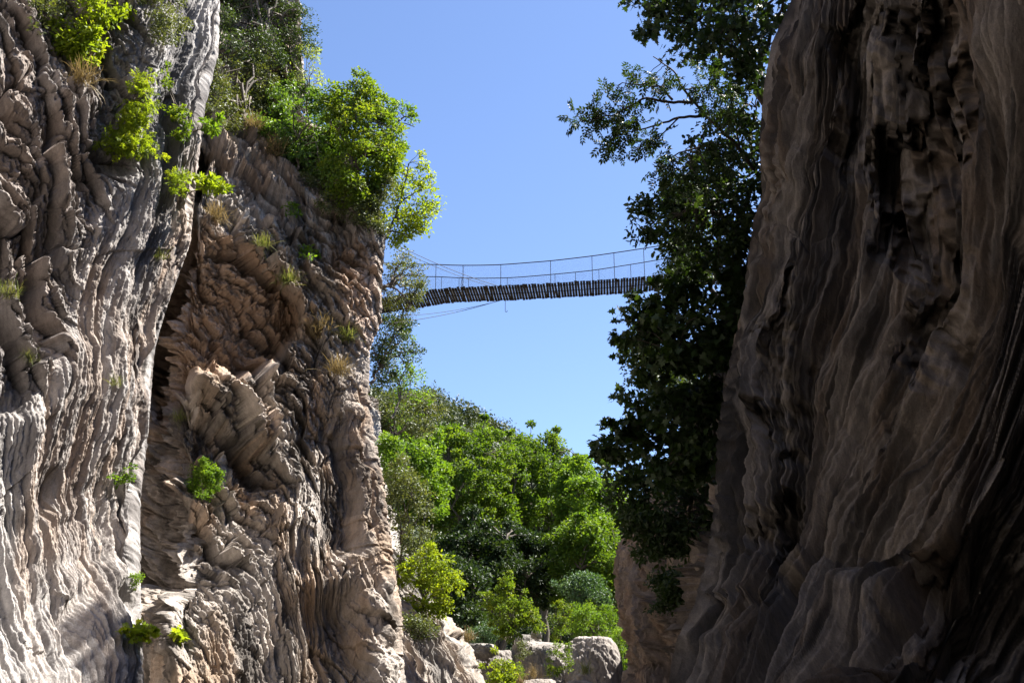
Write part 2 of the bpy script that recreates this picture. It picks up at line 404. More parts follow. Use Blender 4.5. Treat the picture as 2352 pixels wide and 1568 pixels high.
led, rl = blocks(A + .4 * fbm(A * .7, Z * .7, 3, 88), Z + .4 * fbm(A * .7, Z * .7, 3, 89), 1.5, 2.6, .3, .05, -.05, .12, .0, 90)
led = led * sst(10, 70, np.interp(vs, *np.array(B_edge)[:, :2].T)[None] - u)
hf = hf + .6 * led + .25 * b1 + .2 * b2 + .09 * fbm(A * 2.2, Z * 1.2, 6, 91, .6)
big = .6 * fbm(A * .16, Z * .13, 3, 92)
dark_alc = poly_mask(u, v, [(750, 900), (840, 1000), (880, 1150), (880, 1250), (800, 1290), (740, 1150), (700, 1000)], 40)
dark2 = poly_mask(u, v, [(720, 1380), (860, 1370), (900, 1500), (880, 1650), (700, 1650)], 40)
rock_out = .95 * poly_mask(u, v, [(436, 895), (470, 866), (505, 872), (560, 905), (612, 965), (620, 1035), (585, 1045), (530, 1000), (452, 955)], 9) + .6 * poly_mask(u, v, [(545, 868), (585, 830), (612, 862), (606, 885), (575, 890)], 7) + .45 * poly_mask(u, v, [(520, 590), (560, 600), (660, 690), (690, 730), (620, 735), (560, 690)], 10)
cleft = poly_mask(u, v, [(440, 300), (484, 305), (462, 400), (452, 540), (415, 640), (376, 770), (358, 880), (300, 880), (280, 700), (350, 400)], 6)
fade = .3 + .7 * sst(8, 60, np.interp(vs, *np.array(B_edge)[:, :2].T)[None] - u)
hb = hb + alc * (-.1 * b1 + .25 * b2 + .5 * b3)
h = big + hb * upB * fade + hf * (1 - upB) + rock_out - .9 * dark_alc - .9 * dark2 + .015 * fbm(A * 14, Z * 14, 3, 93)
col = rock_color(A, Z, 95, (.345, .255, .185), (.29, .258, .23), (.43, .38, .335), (.07, .062, .056), .5)
col = mix(col, c3(.40, .27, .18), alc * .75)
col = col * (.70 + .60 * mix(r0[..., None], r1[..., None], upB * .6))
col = mix(col, c3(.46, .30, .2), poly_mask(u, v, [(780, 560), (870, 600), (870, 780), (830, 800), (790, 700)], 40) * .5)
cliff('cliff', 'B', P, N, h, col, ROCK_B, 'rugged brown limestone buttress of tilted blocks below the bright shrubs on the left', skip=np.maximum(alc + cleft, np.maximum(dark_alc, dark2)), edge=B_edge, side=1, recess=5 * cleft + 2.1 * alc * np.clip((v - 470) / 400, .1, 1))

# ---- low spur behind the buttress
S_edge = [(-300, 700, 62), (700, 850, 60), (900, 868, 58), (1100, 885, 54), (1250, 925, 50), (1330, 965, 48), (1390, 1012, 46), (1450, 1062, 44.5), (1510, 1094, 43.5), (1568, 1114, 42.5), (2300, 1300, 36)]
Sc = [[(a, b - 420, c - 6) for a, b, c in S_edge], [(a, b - 160, c - 3) for a, b, c in S_edge], [(a, b - 50, c - 1.2) for a, b, c in S_edge], S_edge,
      [(a, b - 8, c + 5) for a, b, c in S_edge], [(a, b - 40, c + 16) for a, b, c in S_edge]]
vs2 = rows(1000, -300, 2300, 30)
P, N, A, Z = loft(Sc, [30, 170, 200, 70, 16], vs2); P = plateau(P, 17, 3, -.4)
w = A + .35 * Z + .4 * fbm(A * .5, Z * .4, 3, 101)
h = .4 * fbm(A * .3, Z * .3, 3, 102) + .3 * flute(w, Z, .7, .25, 103) + .34 * flute(w, Z, 1.8, .1, 104) + .24 * flute(w, Z, 4.2, .08, 105) + .12 * flute(w, Z, 8, .1, 108) + .07 * fbm(A * 3, Z * 2, 5, 109, .6) + .06 * flute(w, Z, 15, .1, 110) + .4 * blocks(w, Z, .7, 1., .2, 0, -.3, .5, .1, 106)[0]
col = rock_color(A, Z, 107, (.28, .225, .18), (.26, .24, .22), (.36, .33, .295), (.08, .072, .066))
cliff('cliff', 'S', P, N, h, col, ROCK_FAR, 'low pale furrowed rock spur descending behind the left buttress', edge=S_edge, side=1)

# ---- shaded right wall: draped folds
R_edge = [(-1300, 1980, 14), (-100, 1840, 13.4), (0, 1818, 13.3), (100, 1772, 13.2), (200, 1754, 13.1), (330, 1744, 13), (450, 1750, 13), (500, 1732, 13), (600, 1717, 12.9), (700, 1706, 12.9), (800, 1682, 12.8), (900, 1662, 12.7), (1000, 1647, 12.6), (1150, 1642, 12.4), (1250, 1628, 12.2), (1300, 1618, 12.1), (1400, 1590, 11.8), (1460, 1557, 11.6), (1516, 1543, 11.4), (1568, 1536, 11.2), (2300, 1420, 8.4)]
Rc = [[(a, b + 330, c + 15) for a, b, c in R_edge], [(a, b + 50, c + 3.5) for a, b, c in R_edge], R_edge,
      [(-1300, 2150, 12.8), (0, 2020, 11.7), (500, 1950, 11.5), (1000, 1880, 11.2), (1300, 1840, 10.8), (1568, 1760, 9.8), (2300, 1560, 7)],
      [(-1300, 2420, 7.6), (0, 2300, 9.1), (500, 2260, 9.6), (1000, 2200, 9.3), (1300, 2150, 8.8), (1568, 2050, 7.8), (2300, 1750, 5.6)],  # this and the next column lean in overhead, shaped to block sky light
      [(-1300, 3100, 5), (0, 2980, 6.2), (500, 2940, 6.9), (1000, 2880, 6.8), (1568, 2750, 5.8), (2300, 2500, 4.2)],
      ('w', (5.2, -6), (6.4, -6), -2, 34), ('w', (6, -22), (6, -22), -2, 36)]  # unseen stretch behind the camera, made tall to block sky light
vs3 = rows(1200, -1300, 2700)
P, N, A, Z = loft(Rc, [20, 60, 300, 330, 240, 30, 10], vs3); P = plateau(P, 12, 2, .4, P[..., 1] > 14)
u, v = proj(P)
lean = (.17 * (5.5 - Z) + .6 * np.log(np.cosh((5.5 - Z) / 2.5))) * sst(-.2, 2.5, A - A[80, 0])
w = A + lean + .55 * perlin(A * .4, Z * .2, 111) + .05 * perlin(A * 1.1, Z * .3, 112) + .006 * fbm(A * 6, Z * 2, 2, 119)
bigf = .25 * flute(w, Z, .5, .25, 113) + .34 * flute(w, Z, 1.1, .15, 118)
br = sst(-.3, .3, fbm(A * .9, Z * .5, 3, 124))
w2 = w + .05 * perlin(A * 1.3, Z * .2, 128); w3 = w2 + .02 * perlin(A * 2.6, Z * .4, 129)
hf = .34 * flute(w, Z, 2.3, .07, 114) + .24 * flute(w2, Z, 5.2, .035, 115) + (.13 + .07 * br) * flute(w3, Z, 10, .035, 116) + .085 * flute(w3, Z, 19, .035, 117) + .025 * flute(w, Z, 38, .06, 125)
hf = hf + .10 * blocks(A + .2 * fbm(A, Z, 2, 126), Z, .8, 2.6, .5, .1, .05, .3, .2, 127)[0] * (1 - br)
cu = u + 45 * fbm(A * 1.6, Z * .9, 4, 131, .6); cv = v + 60 * fbm(A * 1.2, Z * 1.2, 4, 132, .6)
caves = (1.5 * poly_mask(cu, cv, [(2080, 60), (2150, 20), (2180, 200), (2150, 420), (2080, 620), (2040, 560), (1990, 420), (2010, 340), (2070, 330), (2085, 200)], 44)
         + .8 * poly_mask(cu, cv, [(1880, 110), (1990, 60), (2000, 240), (1960, 360), (1900, 300)], 50)
         + .7 * poly_mask(cu, cv, [(2120, 640), (2150, 560), (2120, 760), (2060, 860), (2040, 800), (2070, 690)], 44)
         + .7 * poly_mask(cu, cv, [(2080, 1330), (2300, 1200), (2420, 1290), (2400, 1500), (2200, 1620), (2050, 1560)], 70)
         + .5 * poly_mask(cu, cv, [(1690, 1230), (1770, 1180), (1790, 1330), (1720, 1450), (1690, 1400)], 44)
         + .45 * poly_mask(cu, cv, [(1730, 840), (1790, 640), (1800, 900), (1770, 1000), (1740, 980)], 34))
th = R(-38); pp = A * math.cos(th) - Z * math.sin(th); qq = A * math.sin(th) + Z * math.cos(th)
shelf = poly_mask(u, v, [(1900, 1350), (2500, 1150), (2500, 1750), (1800, 1750)], 90)
h = .35 * fbm(A * .35, Z * .2, 2, 120) + bigf + hf + .35 * shelf * fbm(pp * .5, qq * 1.2, 3, 121) + .04 * fbm(A * 3, Z * .9, 6, 122, .62)
col = rock_color(A, Z, 130, (.092, .068, .050), (.062, .053, .046), (.175, .152, .132), (.010, .0095, .009), .12)  # base tones set low to paint the wall's shade into its colour
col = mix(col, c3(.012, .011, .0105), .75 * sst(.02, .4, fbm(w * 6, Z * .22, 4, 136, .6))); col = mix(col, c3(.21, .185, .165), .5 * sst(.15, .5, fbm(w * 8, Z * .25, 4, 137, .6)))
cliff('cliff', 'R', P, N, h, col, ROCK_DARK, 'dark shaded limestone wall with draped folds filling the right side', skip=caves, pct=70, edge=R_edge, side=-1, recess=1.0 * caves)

# ---- shaded cliff behind the right wall
C_edge = [(-1000, 1800, 30), (0, 1790, 31), (400, 1730, 32), (700, 1672, 33), (900, 1612, 34), (1050, 1540, 35), (1180, 1445, 36), (1290, 1408, 36), (1350, 1412, 35.8), (1420, 1420, 35.5), (1480, 1437, 35), (1530, 1442, 34.6), (1568, 1420, 34), (2300, 1330, 30)]
Cc = [[(a, b + 520, c - 17) for a, b, c in C_edge], [(a, b + 260, c - 15) for a, b, c in C_edge], [(a, b + 160, c - 7) for a, b, c in C_edge], [(a, b + 60, c - 2) for a, b, c in C_edge], C_edge,
      [(a, b + 12, c + 5) for a, b, c in C_edge], [(a, b + 200, c + 22) for a, b, c in C_edge]]
P, N, A, Z = loft(Cc, [40, 80, 170, 160, 60, 20], vs2); P = plateau(P, 10, 4.5, .5)
u, v = proj(P)
wa = A + .4 * fbm(A * .5, Z * .5, 3, 141); wz = Z + .4 * fbm(A * .5, Z * .5, 3, 142)
fc = .25 + .75 * sst(10, 90, u - np.interp(vs2, *np.array(C_edge)[:, :2].T)[None])
h = .5 * fbm(A * .25, Z * .22, 3, 143) + fc * blocks(wa, wz, 1.7, 1.4, .26, .05, -.15, .4, .3, 144)[0] + fc * blocks(wa, wz, .6, .5, .12, .05, -.2, .6, .12, 145)[0] + .4 * flute(wa, wz, 1.2, .12, 146) + .25 * flute(wa, wz, 3, .1, 147) + .12 * flute(wa, wz, 6.5, .1, 149) + .10 * fbm(A * 2.5, Z * 2.5, 5, 150, .62)
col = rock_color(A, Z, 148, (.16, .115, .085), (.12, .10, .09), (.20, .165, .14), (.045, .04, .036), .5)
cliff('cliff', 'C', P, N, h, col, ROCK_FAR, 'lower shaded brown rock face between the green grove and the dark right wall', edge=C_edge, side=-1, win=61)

# ------------------------------------------------------------------ ground and hill
def ground_z(x, y):
    x, y = np.asarray(x, float), np.asarray(y, float)
    base = 4.5 * sst(55, 110, y) + .25 * fbm(x * .15, y * .15, 3, 151) + .05 * fbm(x * 1.3, y * 1.3, 3, 152)
    ridge = np.clip(59.8 - .6 * x, 4, 70)
    return base - .3 + (ridge * (1 + .03 * fbm(x * .03, y * .03, 3, 153))) * sst(112, 250, y) * (1 - .6 * sst(300, 900, y))
gx = np.sinh(np.linspace(-6, 6, 260)) / np.sinh(6) * 2500; gy = np.sinh(np.linspace(-4.6, 6.4, 300)) / np.sinh(6.4) * 3000
GX, GY = np.meshgrid(gx, gy, indexing='ij'); GP = np.stack([GX, GY, ground_z(GX, GY)], -1)
nr = len(gy); i = np.arange(len(gx) - 1)[:, None] * nr; j = np.arange(nr - 1)[None]
q = np.stack([i + j, i + nr + j, i + nr + j + 1, i + j + 1], -1).reshape(-1, 4)
GROUND = plain_mat('gravel_soil', (.055, .05, .03), (.15, .13, .095), scale=3)
nt_ = GROUND.node_tree; bs_ = [n for n in nt_.nodes if n.type == 'BSDF_PRINCIPLED'][0]; old = bs_.inputs['Base Color'].links[0].from_socket
ge = nt_.nodes.new('ShaderNodeNewGeometry'); sx = nt_.nodes.new('ShaderNodeSeparateXYZ'); mr = nt_.nodes.new('ShaderNodeMapRange'); mr.inputs[1].default_value = 6; mr.inputs[2].default_value = 12
mxc = nt_.nodes.new('ShaderNodeMix'); mxc.data_type = 'RGBA'; mxc.inputs['B'].default_value = (.022, .034, .012, 1)   # scrub covers the hillside soil
nt_.links.new(ge.outputs['Position'], sx.inputs[0]); nt_.links.new(sx.outputs[2], mr.inputs[0]); nt_.links.new(mr.outputs[0], mxc.inputs['Factor']); nt_.links.new(old, mxc.inputs['A']); nt_.links.new(mxc.outputs['Result'], bs_.inputs['Base Color'])
tag(mesh('ground', GP.reshape(-1, 3), q, np.full(len(q), 4), GROUND, smooth=True), 'gravelly valley floor rising to a wooded hillside', 'ground', None, 'structure')

# ------------------------------------------------------------------ leaves
def tmpl(polys):
    V = []; L = []; C = []
    for p in polys:
        L += list(range(len(V), len(V) + len(p))); C.append(len(p)); V += p
    return np.array(V, f32), np.array(L, np.int32), np.array(C, np.int32)
T_SMALL = tmpl([[(0, 0, 0), (.5, .27, .07), (1, 0, -.03), (.5, -.27, .07)]])
T_OVATE = (np.array([(0, 0, 0), (.33, .25, .07), (.72, .2, .05), (1, 0, -.08), (.72, -.2, .05), (.33, -.25, .07)], f32), np.array([0, 3, 2, 1, 0, 5, 4, 3], np.int32), np.array([4, 4], np.int32))
_h5 = [(0, 0), (.02, .17), (-.14, .46), (.16, .30), (.30, .60), (.45, .23), (.74, .27), (.72, .12)]
T_PLANE = tmpl([[(x, y, .12 * abs(y)) for x, y in _h5] + [(1.02, 0, -.06)] + [(x, -y, .12 * abs(y)) for x, y in _h5[:0:-1]]])
def _ash():
    ps = [[(0, .006, 0), (.72, .004, 0), (.72, -.004, 0), (0, -.006, 0)]]
    for x in (.22, .44, .66):
        for sgn in (1, -1):
            d = np.array([.62, .78 * sgn]); nrm = np.array([-d[1], d[0]])
            b = np.array([x, 0]); l = .36
            ps.append([(*b, 0), (*(b + d * l * .5 + nrm * .085), .02), (*(b + d * l), -.08), (*(b + d * l * .5 - nrm * .085), .02)])
    ps.append([(.7, 0, 0), (.9, .09, .02), (1.1, 0, -.05), (.9, -.09, .02)])
    return tmpl(ps)
T_ASH = _ash()
def _blade():
    return tmpl([[(0, .012, 0), (.4, .011, .10), (.4, -.011, .10), (0, -.012, 0)], [(.4, .011, .10), (.8, .007, .06), (.8, -.007, .06), (.4, -.011, .10)], [(.8, .007, .06), (1, 0, -.08), (.8, -.007, .06)]])
T_BLADE = _blade()
TT = dict(small=T_SMALL, ovate=T_OVATE, plane=T_PLANE, ash=T_ASH, blade=T_BLADE)

def leaves(g, pos, axis, nrm, size, kind, val):
    V, L, C = TT[kind]
    axis = unit(axis); b = unit(np.cross(nrm, axis)); n = np.cross(axis, b)
    W = pos[:, None] + size[:, None, None] * (V[None, :, :1] * axis[:, None] + V[None, :, 1:2] * b[:, None] + V[None, :, 2:] * n[:, None])
    k = len(pos); LL = (np.arange(k)[:, None] * len(V) + L[None]).ravel()
    g.add(W, LL, np.tile(C, k), np.repeat(val, len(V)))

def in_poly(u, v, poly):
    return poly_mask(u, v, poly, .001) > .5

def bez(a, b, sag, n=7, jit=0., rg=None):
    t = np.linspace(0, 1, n)[:, None]; a, b = np.asarray(a), np.asarray(b)
    P = a + (b - a) * t; P = P + np.array([0, 0, sag]) * (4 * t * (1 - t))
    if jit: P[1:-1] += rg.normal(0, jit, (n - 2, 3))
    return P

def plant(name, label, cat, polys, Y, thick, root, ncl, crad, nl, ls, kind, mat, bark=BARK, group=None, limbs=(), seed=1, flat=.7, tr=.05, nk=7, up=.5, parts=('foliage', 'stem'), droop=0., follow=None, ahead=.12, fringe=.16):
    rg = np.random.default_rng(seed)
    if not isinstance(polys[0][0], (tuple, list)): polys = [polys]
    root = np.asarray(root, float)
    areas = []
    for p in polys:
        q = np.array(p, float); areas.append(abs(np.sum(q[:, 0] * np.roll(q[:, 1], 1) - q[:, 1] * np.roll(q[:, 0], 1))) / 2)
    areas = np.array(areas) / sum(areas)
    cen = []
    for p, ar in zip(polys, areas):
        q = np.array(p, float); want = max(2, int(round(ncl * ar))); got = 0
        lo, hi = q.min(0), q.max(0)
        while got < want:
            uu = rg.uniform(lo[0], hi[0], 200); vv = rg.uniform(lo[1], hi[1], 200)
            m = in_poly(uu, vv, p); uu, vv = uu[m][:want - got], vv[m][:want - got]
            if len(uu) == 0: continue
            dm = np.full(len(uu), 1e9)                      # distance to the outline: the crown is thickest in its middle
            for k in range(len(q)):
                a, b = q[k], q[(k + 1) % len(q)]; e = b - a
                t = np.clip(((uu - a[0]) * e[0] + (vv - a[1]) * e[1]) / (e @ e), 0, 1)
                dm = np.minimum(dm, np.hypot(uu - a[0] - t * e[0], vv - a[1] - t * e[1]))
            half = .5 * min(hi - lo)
            dep = thick * np.sqrt(np.clip(dm / half, .03, 1)) * rg.uniform(-1, 1, len(uu))
            yy = Y + dep
            if follow:                                      # growing on a cliff: keep in front of its face
                for k in range(len(uu)):
                    sf = surf(uu[k], vv[k], follow, 3, 14)
                    if sf is not None: yy[k] = sf[1] - ahead - abs(dep[k]) * .7
            cen.append(at(uu, vv, yy)); got += len(uu)
    cen = np.concatenate(cen); small = rg.random(len(cen)) < fringe
    cen = cen + (unit(cen - cen.mean(0)) + np.array([0, 0, .35])) * (small * crad * rg.uniform(.5, 1.2, len(cen)))[:, None]
    # limbs: a trunk to the middle, main branches to a few clumps, twigs to every clump
    g = Geo(); mid = cen.mean(0); span = np.linalg.norm(cen - mid, axis=1).max()
    fork = root + (mid - root) * .45
    nodes_ = []
    if limbs:
        for pl, r0, r1 in limbs:
            pts = np.array([at(x, y, yy) for x, y, yy in pl])
            t = np.linspace(0, len(pts) - 1, 4 * len(pts)); i0 = np.minimum(t.astype(int), len(pts) - 2)
            pts = pts[i0] + (pts[i0 + 1] - pts[i0]) * (t - i0)[:, None]; pts[1:-1] += rg.normal(0, r1 * .8, (len(pts) - 2, 3))
            g.tube(pts, np.linspace(r0, r1, len(pts)), 7); nodes_.append(pts)
        nodes_ = np.concatenate(nodes_)
    else:
        tk = bez(root, fork, 0, 7, tr * .5, rg); g.tube(tk, np.linspace(tr * 1.25, tr * .8, 7), 8)
        nodes_ = [tk[3:]]
        idx = [int(rg.integers(len(cen)))]
        for _ in range(min(nk, len(cen)) - 1):
            d = np.min(np.linalg.norm(cen[:, None] - cen[idx][None], axis=2), axis=1); idx.append(int(np.argmax(d)))
        for k in idx:
            e = fork + (cen[k] - fork) * .88
            b = bez(fork, e, span * .12, 9, span * .025, rg); g.tube(b, np.linspace(tr * .7, tr * .18, 9), 6); nodes_.append(b[2:])
        nodes_ = np.concatenate(nodes_)
    for c in cen:
        d = np.linalg.norm(nodes_ - c, axis=1); k = np.argmin(d)
        if d[k] > .02: g.tube(bez(nodes_[k], c, d[k] * .12, 5, d[k] * .04, rg), np.linspace(tr * .2, tr * .06, 5) + .002, 4)
    e = empty(name, root, label, cat, group)
    g.build(parts[1], bark, e, root, True)
    nl = int(nl * 1.5); n = len(cen) * nl
    ci = np.repeat(np.arange(len(cen)), nl)
    off = unit(rg.normal(0, 1, (n, 3))) * (rg.random((n, 1)) ** .45); off[:, 2] *= flat
    cr = crad * rg.uniform(.6, 1.35, len(cen)) * np.where(small, .55, 1)
    pos = cen[ci] + off * cr[ci][:, None]
    nrm = unit(rg.normal(0, .75, (n, 3)) + np.array([0, 0, up]) + off * .5)
    ax = unit(rg.normal(0, .7, (n, 3)) + off + np.array([0, 0, -droop])); ax = unit(ax - nrm * np.sum(ax * nrm, 1)[:, None] * .8)
    val = np.clip(.5 * rg.random(n) + .5 * rg.random(len(cen))[ci] + .0, 0, 1)
    gl = Geo(); leaves(gl, pos, ax, nrm, ls * rg.uniform(.6, 1.25, n), kind, val)
    o = gl.build(parts[0], mat, e, root)
    return e

def tuft(name, label, p, n, length, mat, seed, group=None, spread=.9, out=(0, -.5, .5), cat='grass tuft'):
    rg = np.random.default_rng(seed); p = np.asarray(p, float); g = Geo()
    pos = p + rg.normal(0, length * .16, (n, 3)) * np.array([1.3, .6, .5])
    ax = unit(np.asarray(out) + rg.normal(0, spread * .6, (n, 3))); nr_ = unit(rg.normal(0, .3, (n, 3)) + np.array([0, -.3, 1]))
    leaves(g, pos, ax, nr_, length * rg.uniform(.45, 1.15, n), 'blade', rg.random(n))
    return tag(g.build(name, mat, None, p), label, cat, group)

TREE = ('crown', 'trunk')
# ------------------------------------------------------------------ plants on the left cliffs
def onA(u, v): return surf(u, v, 'A')
def onB(u, v): return surf(u, v, 'B')
def shrub(name, label, poly, on, root, dy, *a, cat='shrub', **k):
    r = on(*root); q = np.array(poly if not isinstance(poly[0][0], (tuple, list)) else sum(map(list, poly), []), float)
    return plant(name, label, cat, poly, r[1] - dy, k.pop('thick', .35), r, *a, follow='A' if on is onA else 'B', **k)

shrub('leafy_shrub', 'bright yellow-green broad-leaved shrub hanging below the top left corner', [(112, 62), (180, 48), (243, 78), (240, 130), (196, 147), (135, 118)], onA, (165, 70), .5, 26, .14, 26, .10, 'ovate', LEAF['lime'], seed=3, tr=.02)
shrub('leafy_shrub', 'bright green shrub cut off by the top edge above the yellow-green one', [(175, -30), (300, -60), (292, 35), (235, 50), (190, 35)], onA, (240, -20), .5, 24, .16, 26, .09, 'ovate', LEAF['lime'], seed=4, tr=.02)
shrub('twiggy_shrub', 'dull green twiggy shrub at the far left under the top edge', [(58, 5), (120, -10), (165, 20), (140, 62), (80, 60)], onA, (100, 30), .4, 22, .14, 24, .065, 'small', LEAF['olive'], seed=5, tr=.018)
shrub('evergreen_shrub', 'fine-leaved dark green shrub cut off by the top edge right of the yellow-green shrubs', [(318, -90), (415, -60), (428, 55), (402, 122), (352, 92), (330, 30)], onA, (400, -30), .6, 46, .15, 60, .05, 'small', LEAF['olive'], seed=6, tr=.022)
shrub('hanging_shrub', 'upper spray of light green pinnate leaves hanging on the left cliff', [(318, 172), (352, 165), (356, 225), (332, 275), (292, 292), (272, 262), (308, 225)], onA, (345, 240), .4, 26, .10, 7, .17, 'ash', LEAF['lime'], seed=7, tr=.014, droop=.4)
shrub('hanging_shrub', 'lower wide spray of light green pinnate leaves drooping across the left cliff', [(232, 318), (258, 290), (300, 285), (362, 318), (378, 378), (336, 356), (250, 344)], onA, (335, 325), .4, 34, .10, 7, .16, 'ash', LEAF['lime'], seed=8, tr=.014, droop=.4)
shrub('narrow_shrub', 'narrow yellowish shrub trailing down beside the upper left cliff edge', [[(374, 155), (390, 150), (388, 205), (376, 200)], [(385, 235), (440, 262), (430, 318), (396, 312)]], onA, (392, 240), .35, 24, .11, 22, .07, 'small', LEAF['gold'], seed=9, tr=.014)
shrub('cliff_sprig', 'small light green sprig on the fluted cliff edge above the dark cleft', [(395, 398), (428, 390), (424, 440), (394, 450)], onA, (412, 440), .35, 14, .07, 8, .12, 'ash', LEAF['lime'], seed=10, tr=.01)
shrub('cliff_sprig', 'yellow-green sprig reaching right across the top of the dark cleft', [(455, 404), (500, 410), (527, 430), (508, 446), (468, 430)], onA, (440, 440), .6, 18, .09, 14, .10, 'ovate', LEAF['lime'], seed=11, tr=.012)
shrub('cliff_sprig', 'small green sprig in the gap left of the evergreen trees', [(468, 282), (504, 270), (500, 300), (480, 302)], onA, (452, 300), .6, 12, .08, 14, .10, 'ovate', LEAF['fresh'], seed=12, tr=.012)
shrub('cliff_sprig', 'yellow-green palmate seedling low on the left cliff at the foot of the seam', [(284, 1440), (320, 1430), (362, 1448), (345, 1462), (298, 1474)], onA, (320, 1470), .35, 16, .08, 7, .10, 'plane', LEAF['lime'], seed=13, tr=.008)
shrub('cliff_sprig', 'tiny yellow-green seedling just right of the seam near the bottom', [(390, 1440), (408, 1436), (422, 1462), (400, 1470)], onB, (402, 1474), .5, 10, .10, 7, .17, 'plane', LEAF['lime'], seed=14, tr=.012)
shrub('cliff_sprig', 'small green herb on top of the pale bulge low on the left cliff', [(262, 1095), (300, 1075), (302, 1100), (270, 1118)], onA, (285, 1110), .3, 9, .07, 12, .06, 'ovate', LEAF['fresh'], seed=15, tr=.008)
shrub('cliff_sprig', 'little green herb in the seam between the two left cliffs', [(306, 1322), (322, 1318), (324, 1350), (310, 1350)], onA, (316, 1350), .35, 9, .06, 22, .04, 'small', LEAF['fresh'], seed=16, tr=.006)
shrub('cushion_bush', 'round green cushion bush on the lower buttress with a shadow under it', [(432, 1110), (450, 1075), (485, 1068), (510, 1090), (505, 1125), (460, 1140)], onB, (470, 1140), .6, 44, .18, 60, .07, 'small', LEAF['fresh'], seed=17, tr=.02, ahead=.45)

T = 'trees and shrubs on the left buttress'
def tb(name, label, poly, root, Y, thick, *a, **k):
    r = onB(*root)
    q = np.array(poly if not isinstance(poly[0][0], (tuple, list)) else sum(map(list, poly), []), float)
    ys = [p[1] for p in (onB(a, b) for a, b in [q.mean(0)] + list((q + q.mean(0)) / 2)) if p is not None] + [r[1]]
    if 'limbs' not in k: Y = float(np.median(ys)) - .45 * thick
    return plant(name, label, k.pop('cat', 'tree'), poly, Y, thick, r, *a, group=T, parts=TREE, follow='B', **k)
tb('evergreen_oak', 'dark evergreen tree at the top left corner of the sky', [(512, -110), (700, -90), (692, 20), (722, 55), (715, 90), (725, 125), (680, 120), (655, 150), (560, 145), (512, 120)], (590, 160), 36.2, 1.6, 150, .42, 62, .11, 'small', LEAF['ever'], seed=21, tr=.09)
tb('evergreen_oak', 'grey-green evergreen tree below the topmost one beside the fluted cliff', [(495, 140), (600, 130), (650, 160), (620, 215), (605, 260), (530, 300), (480, 275), (480, 200)], (560, 280), 34.6, 1.2, 110, .38, 60, .10, 'small', LEAF['olive'], seed=22, tr=.08)
tb('pale_tree', 'thin pale green sapling rising against the sky beside the crag', [(655, 185), (690, 95), (712, 105), (738, 135), (752, 185), (720, 195), (700, 215)], (700, 270), 37.5, .7, 34, .28, 20, .11, 'small', LEAF['pale'], seed=23, tr=.035)
tb('glossy_shrub', 'glossy bright green shrub in the middle of the left buttress top', [(590, 235), (650, 185), (720, 195), (770, 270), (790, 370), (745, 425), (690, 385), (625, 330), (590, 290)], (690, 390), 32.6, 1.1, 130, .34, 50, .13, 'ovate', LEAF['gloss'], seed=24, tr=.05, cat='shrub')
tb('spreading_tree', 'large yellow-green tree with a few orange leaves leaning over the buttress edge', [(740, 225), (790, 180), (812, 200), (858, 172), (866, 215), (898, 262), (930, 320), (905, 395), (862, 450), (800, 470), (738, 445), (765, 330)], (800, 470), 33.6, 1.4, 230, .36, 50, .13, 'ovate', LEAF['gold'], seed=25, tr=.08)
tb('crooked_tree', 'sparse tree with a crooked dark limb reaching right into the sky', [[(868, 250), (900, 232), (925, 235), (925, 262), (890, 285)], [(925, 240), (958, 252), (955, 292), (930, 268)], [(878, 300), (915, 300), (940, 350), (905, 370)]], (860, 420), 34.4, .6, 44, .22, 22, .11, 'ovate', LEAF['fresh'], seed=26, tr=.03,
   limbs=[([(860, 420, 34.3), (880, 330, 34.4), (893, 305, 34.4), (912, 282, 34.4), (930, 268, 34.4), (952, 262, 34.4)], .07, .015), ([(912, 282, 34.4), (935, 285, 34.3), (952, 292, 34.3)], .025, .01), ([(893, 305, 34.4), (918, 318, 34.5), (930, 345, 34.5)], .03, .01)])
tb('light_tree', 'light green tree hanging out right of the buttress above the bridge', [(892, 385), (930, 350), (975, 375), (1005, 425), (1000, 505), (962, 552), (905, 568), (880, 505)], (868, 560), 34.6, 1.0, 74, .32, 34, .12, 'ovate', LEAF['lime'], seed=27, tr=.05,
   limbs=[([(866, 575, 34.2), (895, 530, 34.4), (915, 480, 34.5), (930, 420, 34.6), (940, 375, 34.6)], .07, .015), ([(905, 505, 34.4), (945, 495, 34.4), (985, 480, 34.4)], .03, .01), ([(920, 465, 34.5), (955, 440, 34.6), (990, 430, 34.6)], .03, .01), ([(895, 530, 34.4), (940, 540, 34.3), (975, 515, 34.3)], .03, .01)])
tb('shaded_shrub', 'dull green undergrowth shrub in the shade beneath the yellow-green tree', [(690, 395), (790, 440), (868, 440), (880, 530), (800, 505), (720, 465)], (780, 490), 32.8, .6, 70, .3, 36, .10, 'small', LEAF['olive'], seed=28, tr=.035, cat='shrub')
tb('grey_shrub', 'grey-green shrub at the buttress edge left of the light green tree', [(858, 400), (895, 420), (890, 510), (868, 520), (850, 460)], (868, 520), 34, .5, 34, .26, 40, .08, 'small', LEAF['olive'], seed=29, tr=.03, cat='shrub')
shrub('cliff_sprig', 'upper little green sprig on the blocks below the buttress trees', [(650, 475), (680, 465), (690, 500), (660, 495)], onB, (670, 500), .5, 10, .14, 10, .12, 'ovate', LEAF['fresh'], seed=30, tr=.012)
shrub('cliff_sprig', 'lower little green sprig on the blocks below the buttress trees', [(690, 570), (720, 565), (724, 600), (700, 590)], onB, (705, 600), .5, 9, .14, 10, .12, 'ovate', LEAF['fresh'], seed=31, tr=.012)

